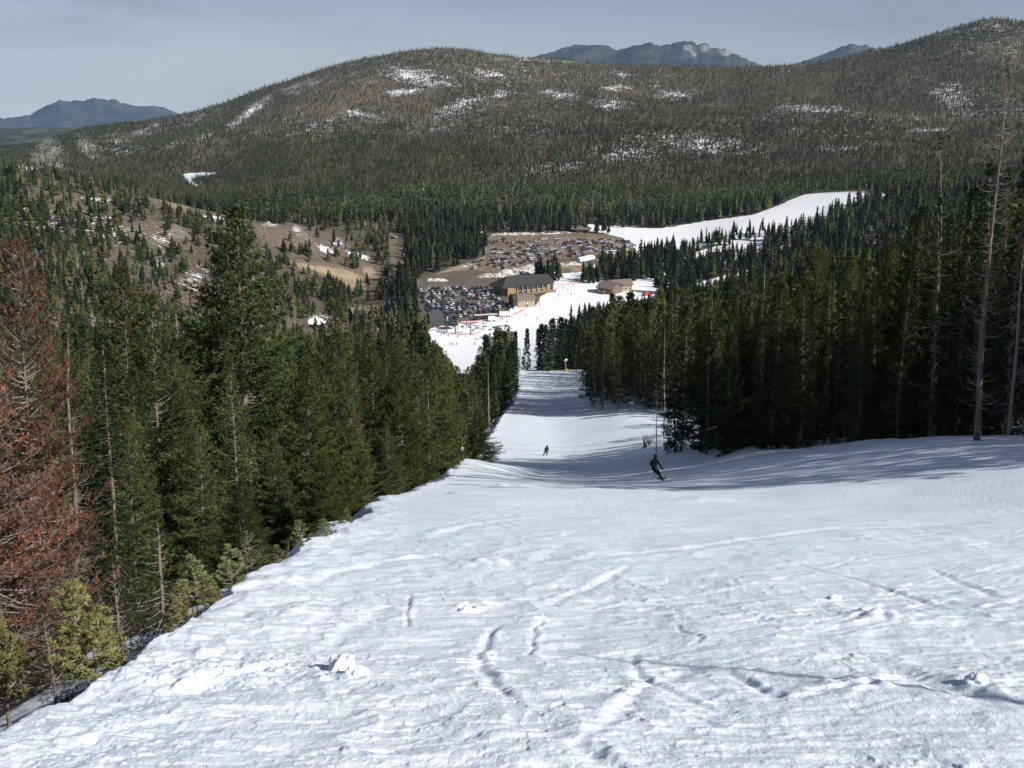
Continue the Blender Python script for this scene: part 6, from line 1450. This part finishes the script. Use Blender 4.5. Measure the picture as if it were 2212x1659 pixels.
# ------------------------------------------------------------------ people
def skin_mesh(name, joints, edges, sub=2):
    me = bpy.data.meshes.new(name); names = list(joints); me.from_pydata([joints[n][0] for n in names], [], [])
    me.edges.add(len(edges)); me.edges.foreach_set('vertices', [i for a, b2 in edges for i in (names.index(a), names.index(b2))]); me.update()
    o = bpy.data.objects.new(name, me); COL.objects.link(o); o.modifiers.new('skin', 'SKIN'); 
    for i, n in enumerate(names):
        r_ = joints[n][1]; me.skin_vertices[0].data[i].radius = (r_, r_) if not isinstance(r_, tuple) else r_; me.skin_vertices[0].data[i].use_root = n == 'pelvis'
    sm_ = o.modifiers.new('sub', 'SUBSURF'); sm_.levels = sub; sm_.render_levels = sub
    dg = bpy.context.evaluated_depsgraph_get(); ev = o.evaluated_get(dg); out = bpy.data.meshes.new_from_object(ev); out.name = name
    bpy.data.objects.remove(o); out.polygons.foreach_set('use_smooth', [True] * len(out.polygons)); return out
EDG = [('pelvis', 'waist'), ('waist', 'chest'), ('chest', 'neck'), ('neck', 'head'), ('head', 'crown')] + [(a + s_, b2 + s_) for s_ in 'LR' for a, b2 in (('sho', 'elb'), ('elb', 'wri'), ('wri', 'han'), ('hip', 'kne'), ('kne', 'ank'), ('ank', 'toe'))] + [('chest', 'shoL'), ('chest', 'shoR'), ('pelvis', 'hipL'), ('pelvis', 'hipR')]
def figure(pelvis, chest, neck, head, arms, legs, fat=1.0):
    J = {'pelvis': (pelvis, .15 * fat), 'waist': (tuple((np.array(pelvis) + np.array(chest)) / 2), .145 * fat), 'chest': (chest, (.18 * fat, .14 * fat)), 'neck': (neck, .075), 'head': (tuple(np.array(neck) + (np.array(head) - np.array(neck)) * .6), .10), 'crown': (head, .095)}
    for s_ in 'LR':
        for n, p, r_ in zip(('sho', 'elb', 'wri', 'han'), arms[s_], (.085, .065, .05, .055)): J[n + s_] = (p, r_ * fat)
        for n, p, r_ in zip(('hip', 'kne', 'ank', 'toe'), legs[s_], (.115, .08, .07, .06)): J[n + s_] = (p, r_ * fat)
    return J
M_JKT = simple('charcoal_jacket', (0.009, 0.011, 0.013), 0.9, 0.25, 6.0, 0.1); M_TEAL = simple('dark_slate_jacket', (0.014, 0.018, 0.024), 0.85, 0.25, 6.0); M_PANT = simple('black_ski_trousers', (0.007, 0.008, 0.010), 0.9, 0.25, 6.0, 0.1)
M_HELM = simple('dark_helmet', (0.012, 0.013, 0.015), 0.5, 0.1, 4.0); M_SKIN = simple('skin', (0.42, 0.25, 0.18), 0.6, 0.08, 8.0); M_BOARD = simple('snowboard_deck', (0.03, 0.032, 0.04), 0.4, 0.3, 3.0); M_GLOVE = simple('black_glove', (0.012, 0.012, 0.013), 0.8, 0.2, 8.0)
def cloth_split(me, hipz, mats_):
    for m in mats_: me.materials.append(m)
    for p in me.polygons: p.material_index = 1 if p.center.z < hipz else 0
def helmet(parent, c, r_=.135):
    bm = bmesh.new(); bmesh.ops.create_uvsphere(bm, u_segments=20, v_segments=12, radius=r_); bmesh.ops.delete(bm, geom=[f for f in bm.verts if f.co.z < -r_ * 0.45], context='VERTS')
    bmesh.ops.solidify(bm, geom=bm.faces[:], thickness=0.015)
    me = bpy.data.meshes.new('helmet'); bm.to_mesh(me); bm.free(); me.materials.append(M_HELM); me.polygons.foreach_set('use_smooth', [True] * len(me.polygons)); link('helmet', me, parent, c)
def hand(parent, c, d, side):
    """mitten-like glove with separate fingers and a thumb"""
    g = Geo(); d = unit(np.array(d, float)); ref = np.array([0, 0, 1.0]) if abs(d[2]) < 0.8 else np.array([1.0, 0, 0]); a = unit(np.cross(d, ref)); n = np.cross(a, d)
    tube(g, np.array([-0.03 * d, 0.0 * d, 0.06 * d, 0.09 * d]), np.array([.036, .048, .05, .03]), 8, (0, 0, 0))
    for k, (o_, l_) in enumerate(((-.034, .065), (-.011, .078), (.012, .073), (.033, .058))):
        p0 = 0.075 * d + a * o_; tube(g, np.array([p0, p0 + d * l_ * .5 - n * .008, p0 + d * l_ * .85 - n * .03, p0 + d * l_ * .9 - n * .035]), np.array([.014, .014, .012, .003]), 6, (0, 0, 0))
    p0 = 0.01 * d + a * .04 * side; tube(g, np.array([p0, p0 + a * .035 * side + d * .03, p0 + a * .045 * side + d * .065, p0 + a * .045 * side + d * .07]), np.array([.016, .015, .012, .003]), 6, (0, 0, 0))
    V_, F_, _c = g.arrays(); link('glove', new_mesh('glove', V_, F_, [M_GLOVE], True), parent, c)
def head_face(parent, c, fwd):
    """goggles wrapped across the face, with nose and chin below"""
    f = unit(np.array(fwd, float)); g = Solid(); s_ = np.array([-f[1], f[0], 0])
    for k in range(7):
        t0, t1 = -0.9 + k * 1.8 / 7, -0.9 + (k + 1) * 1.8 / 7; P = []
        for t in (t0, t1):
            for zz in (-.005, .065):
                for rr in (.112, .13): q = np.array(c) + (f * math.cos(t) + s_ * math.sin(t)) * rr + np.array([0, 0, zz]); P.append(tuple(q))
        g.poly(P, [(0, 1, 3, 2), (4, 6, 7, 5), (0, 4, 5, 1), (2, 3, 7, 6), (1, 5, 7, 3), (0, 2, 6, 4)])
    part('goggles', g, M_GLASS, parent)
    n_ = Geo(); q = np.array(c) + f * .10; tube(n_, np.array([q + [0, 0, .0], q + f * .025 + [0, 0, -.035], q + [0, 0, -.05]]), np.array([.012, .018, .008]), 6, (0, 0, 0)); tube(n_, np.array([q - f * .02 + [0, 0, -.07], q - f * .01 + [0, 0, -.1], q - f * .03 + [0, 0, -.13]]), np.array([.045, .05, .02]), 8, (0, 0, 0))
    V_, F_, _c = n_.arrays(); link('face', new_mesh('face', V_, F_, [M_SKIN], True), parent)

def ground_on_slope(u, v, tmin):
    x, y, z = pick(u, v, tmin); return x, y, snow_z(x, y)
x, y, z = ground_on_slope(1429, 1041, 40); BX = (x, y, z)
e = empty('person', (x, y, z)); tag(e, 'snowboarder in black leaning back on the edge in the shade of the right hand wood', 'person')
J = figure((-.44, .02, .66), (-.47, .0, 1.06), (-.42, .02, 1.27), (-.38, .04, 1.45),
           {'L': [(-.62, -.06, 1.18), (-.66, .02, .94), (-.56, .16, .80), (-.53, .20, .76)], 'R': [(-.30, .02, 1.18), (-.17, -.06, .98), (-.06, -.12, .84), (-.03, -.14, .80)]},
           {'L': [(-.45, .12, .62), (-.17, .26, .44), (-.02, .27, .12), (.06, .26, .08)], 'R': [(-.42, -.08, .62), (-.16, -.18, .42), (.02, -.22, .11), (.10, -.22, .07)]})
me = skin_mesh('body', J, EDG); cloth_split(me, 0.70, [M_JKT, M_PANT]); link('body', me, e)
helmet(e, (-.385, .04, 1.42)); head_face(e, (-.385, .04, 1.40), (.5, .85, 0)); hand(e, (-.03, -.14, .80), (.6, -.3, -.7), 1); hand(e, (-.53, .20, .76), (.6, .6, -.6), -1)
s = Solid(); n = 14
prof = [(-.78 + 1.56 * k / n, .125 + .02 * math.cos(6.28 * k / n) if 0 < k < n else .05, .018 + (.09 * max(0, abs(k / n - .5) * 2 - .8) / .2)) for k in range(n + 1)]
P = []
for (q, wv, zv) in prof: P += [(-wv, q, zv), (wv, q, zv), (wv, q, zv + .014), (-wv, q, zv + .014)]
s.poly(P, [(0, 1, 2, 3), (4 * n, 4 * n + 3, 4 * n + 2, 4 * n + 1)] + [(4 * k + a, 4 * k + 4 + a, 4 * k + 4 + (a + 1) % 4, 4 * k + (a + 1) % 4) for k in range(n) for a in range(4)])
bo = part('snowboard', s, M_BOARD, e); bo.location = (.03, .02, .03); bo.rotation_euler = (math.radians(-20), math.radians(-18), math.radians(-16))
x, y, z = ground_on_slope(1180, 983, 110)
e = empty('person', (x, y, z)); tag(e, 'skier in a dark slate jacket and black trousers turning with legs apart near the crest', 'person')
J = figure((-.02, .0, .74), (.05, .05, 1.08), (.10, .08, 1.30), (.13, .10, 1.50),
           {'L': [(-.10, .05, 1.22), (-.20, .02, .98), (-.16, .22, .82), (-.15, .26, .80)], 'R': [(.23, .05, 1.22), (.33, .0, .98), (.27, .20, .80), (.27, .24, .78)]},
           {'L': [(-.12, .0, .70), (-.27, .12, .40), (-.46, .04, .10), (-.48, .14, .07)], 'R': [(.08, .0, .70), (.12, .14, .40), (.06, .04, .10), (.05, .14, .07)]}, 1.08)
me = skin_mesh('body', J, EDG); cloth_split(me, 0.74, [M_TEAL, M_PANT]); link('body', me, e)
e.scale = (1.1, 1.1, 1.1); helmet(e, (.13, .10, 1.47)); head_face(e, (.13, .10, 1.45), (-.2, .95, 0)); hand(e, (-.15, .26, .80), (0, .8, -.3), -1); hand(e, (.27, .24, .78), (0, .8, -.3), 1)
def ski_mesh(L=1.65):
    s = Solid(); n = 10; P = []
    for k in range(n + 1):
        q = -.5 * L + L * k / n; wv = .05 if 0 < k < n else .025; zv = .015 + (.12 * ((k / n - .85) / .15) ** 2 if k / n > .85 else 0)
        P += [(-wv, q, zv), (wv, q, zv), (wv, q, zv + .02), (-wv, q, zv + .02)]
    s.poly(P, [(0, 1, 2, 3), (4 * n, 4 * n + 3, 4 * n + 2, 4 * n + 1)] + [(4 * k + a, 4 * k + 4 + a, 4 * k + 4 + (a + 1) % 4, 4 * k + (a + 1) % 4) for k in range(n) for a in range(4)])
    return s.mesh('ski', [M_BOARD])
SKI = ski_mesh()
for dx, rz in ((-.47, -.5), (.055, -.38)):
    o = link('ski', SKI, e, (dx, .1, .0)); o.rotation_euler = (math.radians(-16), 0, rz)
for sx in (-1, 1):
    hx = -.15 if sx < 0 else .27; s = Solid(); s.cyl((hx, .26, .86), (hx + .10 * sx, -.45, .40), .012, 6); part('ski_pole', s, M_STEEL, e)
# distant skiers: one mesh body each, standing figures a few pixels tall
def small_body(k):
    if k == 0: J = figure((0, 0, .88), (0, .03, 1.22), (0, .03, 1.42), (0, .04, 1.62), {'L': [(-.17, .02, 1.36), (-.27, .0, 1.1), (-.25, .18, .95), (-.25, .22, .93)], 'R': [(.17, .02, 1.36), (.27, .0, 1.1), (.25, .18, .95), (.25, .22, .93)]}, {'L': [(-.11, 0, .85), (-.14, .08, .5), (-.14, .0, .12), (-.14, .1, .08)], 'R': [(.11, 0, .85), (.14, .08, .5), (.14, .0, .12), (.14, .1, .08)]}, 1.15)
    else: J = figure((0, -.08, .74), (.06, .08, 1.06), (.08, .14, 1.24), (.1, .18, 1.43), {'L': [(-.12, .08, 1.2), (-.28, .12, .98), (-.24, .32, .9), (-.24, .36, .9)], 'R': [(.24, .08, 1.2), (.36, .1, .98), (.3, .3, .88), (.3, .34, .88)]}, {'L': [(-.12, -.06, .7), (-.24, .14, .42), (-.22, -.02, .12), (-.22, .1, .08)], 'R': [(.1, -.06, .7), (.16, .16, .42), (.1, -.02, .12), (.1, .1, .08)]}, 1.15)
    return skin_mesh('body', J, EDG, 1)
M_COLJ, nt, b = mat('jacket_in_own_colour', 0.85); oi = nt.nodes.new('ShaderNodeObjectInfo'); nt.links.new(oi.outputs['Color'], b.inputs['Base Color'])
SB = [small_body(0), small_body(1)]
for q in SB: cloth_split(q, 0.80, [M_COLJ, M_PANT])
SKIL = SKI
JC = [('black', (0.015, 0.015, 0.017)), ('dark blue', (0.02, 0.035, 0.10)), ('red', (0.40, 0.03, 0.03)), ('grey', (0.16, 0.16, 0.17)), ('green', (0.03, 0.13, 0.05)), ('white', (0.7, 0.7, 0.7)), ('orange', (0.5, 0.16, 0.03))]
rp = np.random.default_rng(31)
PP = [(0, x_, y_, 'skiing on the open base snow below the lift', 'skiers on the open base snow') for x_, y_ in ((385, 635), (432, 640), (500, 635), (515, 510), (1645, 155), (1835, 210), (1905, 375), (1935, 380), (800, 630))]
PP += [(0, x_, y_, 'standing by the red fence in the lift queue', 'people in the lift queue') for x_, y_ in ((360, 490), (240, 470), (280, 450), (985, 290), (945, 290), (990, 340), (800, 195), (830, 220), (860, 230), (660, 285), (610, 290), (545, 270), (755, 230), (610, 360), (660, 360), (800, 380), (760, 410), (640, 320), (700, 350), (430, 340), (780, 400))]
PP += [(0, x_, y_, 'standing near the white tents and the fence end', 'people near the white tents') for x_, y_ in ((1210, 255), (1260, 220), (1340, 250), (1355, 130), (1380, 170), (1480, 125))]
PP += [(1, x_, y_, 'on the snow between the lodge and the huts', 'people outside the lodge') for x_, y_ in ((430, 335), (460, 340), (420, 375), (365, 460), (195, 510), (280, 540), (340, 620), (65, 580), (120, 640), (90, 530), (70, 450), (700, 445))]
PP += [(2, u_, v_, 'far up on the broad beginner run', 'skiers far up the broad run') for u_, v_ in ((1735, 481), (1662, 492), (1586, 479), (1480, 516), (1805, 437), (1412, 531))]
for k, (o_, x_, y_, pl_, gr_) in enumerate(PP):
    u, v = (x_, y_) if o_ == 2 else zc(*((960, 690) if o_ == 0 else (1240, 580)), x_, y_)
    x, y, z = at_uv(u, v); e = empty('person', (x, y, z + 0.02), rp.uniform(0, 6.28)); c = JC[rp.choice(len(JC), p=[.30, .22, .13, .13, .07, .07, .08])]
    tag(e, f'person in a {c[0]} jacket {pl_}', 'person', gr_)
    o = link('body', SB[rp.integers(2)], e); o.color = (*c[1], 1)
    for dx in (-.16, .14): link('ski', SKIL, e, (dx, .05, 0.0))
# ------------------------------------------------------------------ camera, light, sky, air
cam = bpy.data.cameras.new('camera'); cam.sensor_width = 36; cam.lens = 36 * FP / 2212; cam.clip_start = 0.1; cam.clip_end = 60000
co = bpy.data.objects.new('camera', cam); COL.objects.link(co)
co.location = (0, 0, EYE); co.rotation_euler = (math.pi / 2 - PITCH, 0, 0)
scene.camera = co
SUN_EL = math.radians(35); SUN_AZ = math.radians(122)      # clockwise from +Y
sd = Vector((math.sin(SUN_AZ) * math.cos(SUN_EL), math.cos(SUN_AZ) * math.cos(SUN_EL), math.sin(SUN_EL)))
sl = bpy.data.lights.new('sun', 'SUN'); sl.energy = 4.9; sl.angle = math.radians(0.5); sl.color = (1.0, 0.975, 0.935)
so = bpy.data.objects.new('sun', sl); COL.objects.link(so); so.rotation_euler = sd.to_track_quat('Z', 'Y').to_euler(); so.location = (0, 0, 300)
w = bpy.data.worlds.new('World'); scene.world = w; w.use_nodes = True
nt = w.node_tree; bg = nt.nodes['Background']
sky = nt.nodes.new('ShaderNodeTexSky'); sky.sky_type = 'NISHITA'; sky.sun_disc = False
sky.sun_elevation = SUN_EL; sky.sun_rotation = SUN_AZ; sky.altitude = 2900; sky.air_density = 1.0; sky.dust_density = 1.2; sky.ozone_density = 1.0
tc = nt.nodes.new('ShaderNodeTexCoord')
sx = nt.nodes.new('ShaderNodeSeparateXYZ'); nt.links.new(tc.outputs['Generated'], sx.inputs[0])
cx = nt.nodes.new('ShaderNodeCombineXYZ'); nt.links.new(sx.outputs[0], cx.inputs[0]); nt.links.new(sx.outputs[1], cx.inputs[1])
nt.links.new(math_node(nt, 'MAXIMUM', sx.outputs[2], 0.02), cx.inputs[2]); nt.links.new(cx.outputs[0], sky.inputs['Vector'])      # the far horizon stays as bright as the air just above it
cl = noise_node(nt, 2.2, 6, 0.6, tc.outputs['Generated'], (1, 1, 6.0))
hs = N(nt, 'ShaderNodeHueSaturation', Saturation=0.85, Value=1.0); nt.links.new(sky.outputs[0], hs.inputs['Color'])
tinted = mixc(nt, 1.0, hs.outputs[0], (1.09, 1.0, 1.09), 'MULTIPLY')
cloud = mixc(nt, math_node(nt, 'MULTIPLY', ramp(nt, cl, 0.40, 0.80), 0.75), tinted, (4.3, 4.25, 4.5))
nt.links.new(cloud, bg.inputs['Color']); bg.inputs['Strength'].default_value = 0.051
bm = bmesh.new(); bmesh.ops.create_cube(bm, size=1.0)
bmesh.ops.scale(bm, vec=(50000, 24000, 1850), verts=bm.verts[:]); bmesh.ops.translate(bm, vec=(0, 8000, -385), verts=bm.verts[:])
me = bpy.data.meshes.new('haze'); bm.to_mesh(me); bm.free()
hz = bpy.data.materials.new('haze_air'); hz.use_nodes = True; nt = hz.node_tree
for n in list(nt.nodes):
    if n.type == 'BSDF_PRINCIPLED': nt.nodes.remove(n)
pv = nt.nodes.new('ShaderNodeVolumePrincipled'); pv.inputs['Color'].default_value = (0.42, 0.65, 1.0, 1); pv.inputs['Density'].default_value = 2.2e-5; pv.inputs['Anisotropy'].default_value = 0.0
nt.links.new(pv.outputs[0], nt.nodes['Material Output'].inputs['Volume'])
me.materials.append(hz); ho = link('haze', me); tag(ho, 'thin blue air haze over the far hills', 'haze', kind='stuff')
scene.view_settings.view_transform = 'Standard'; scene.view_settings.look = 'None'; scene.view_settings.exposure = 0.32; scene.view_settings.gamma = 1.0
scene.cycles.volume_bounces = 1; scene.cycles.max_bounces = 6; scene.cycles.diffuse_bounces = 3; scene.cycles.transparent_max_bounces = 8
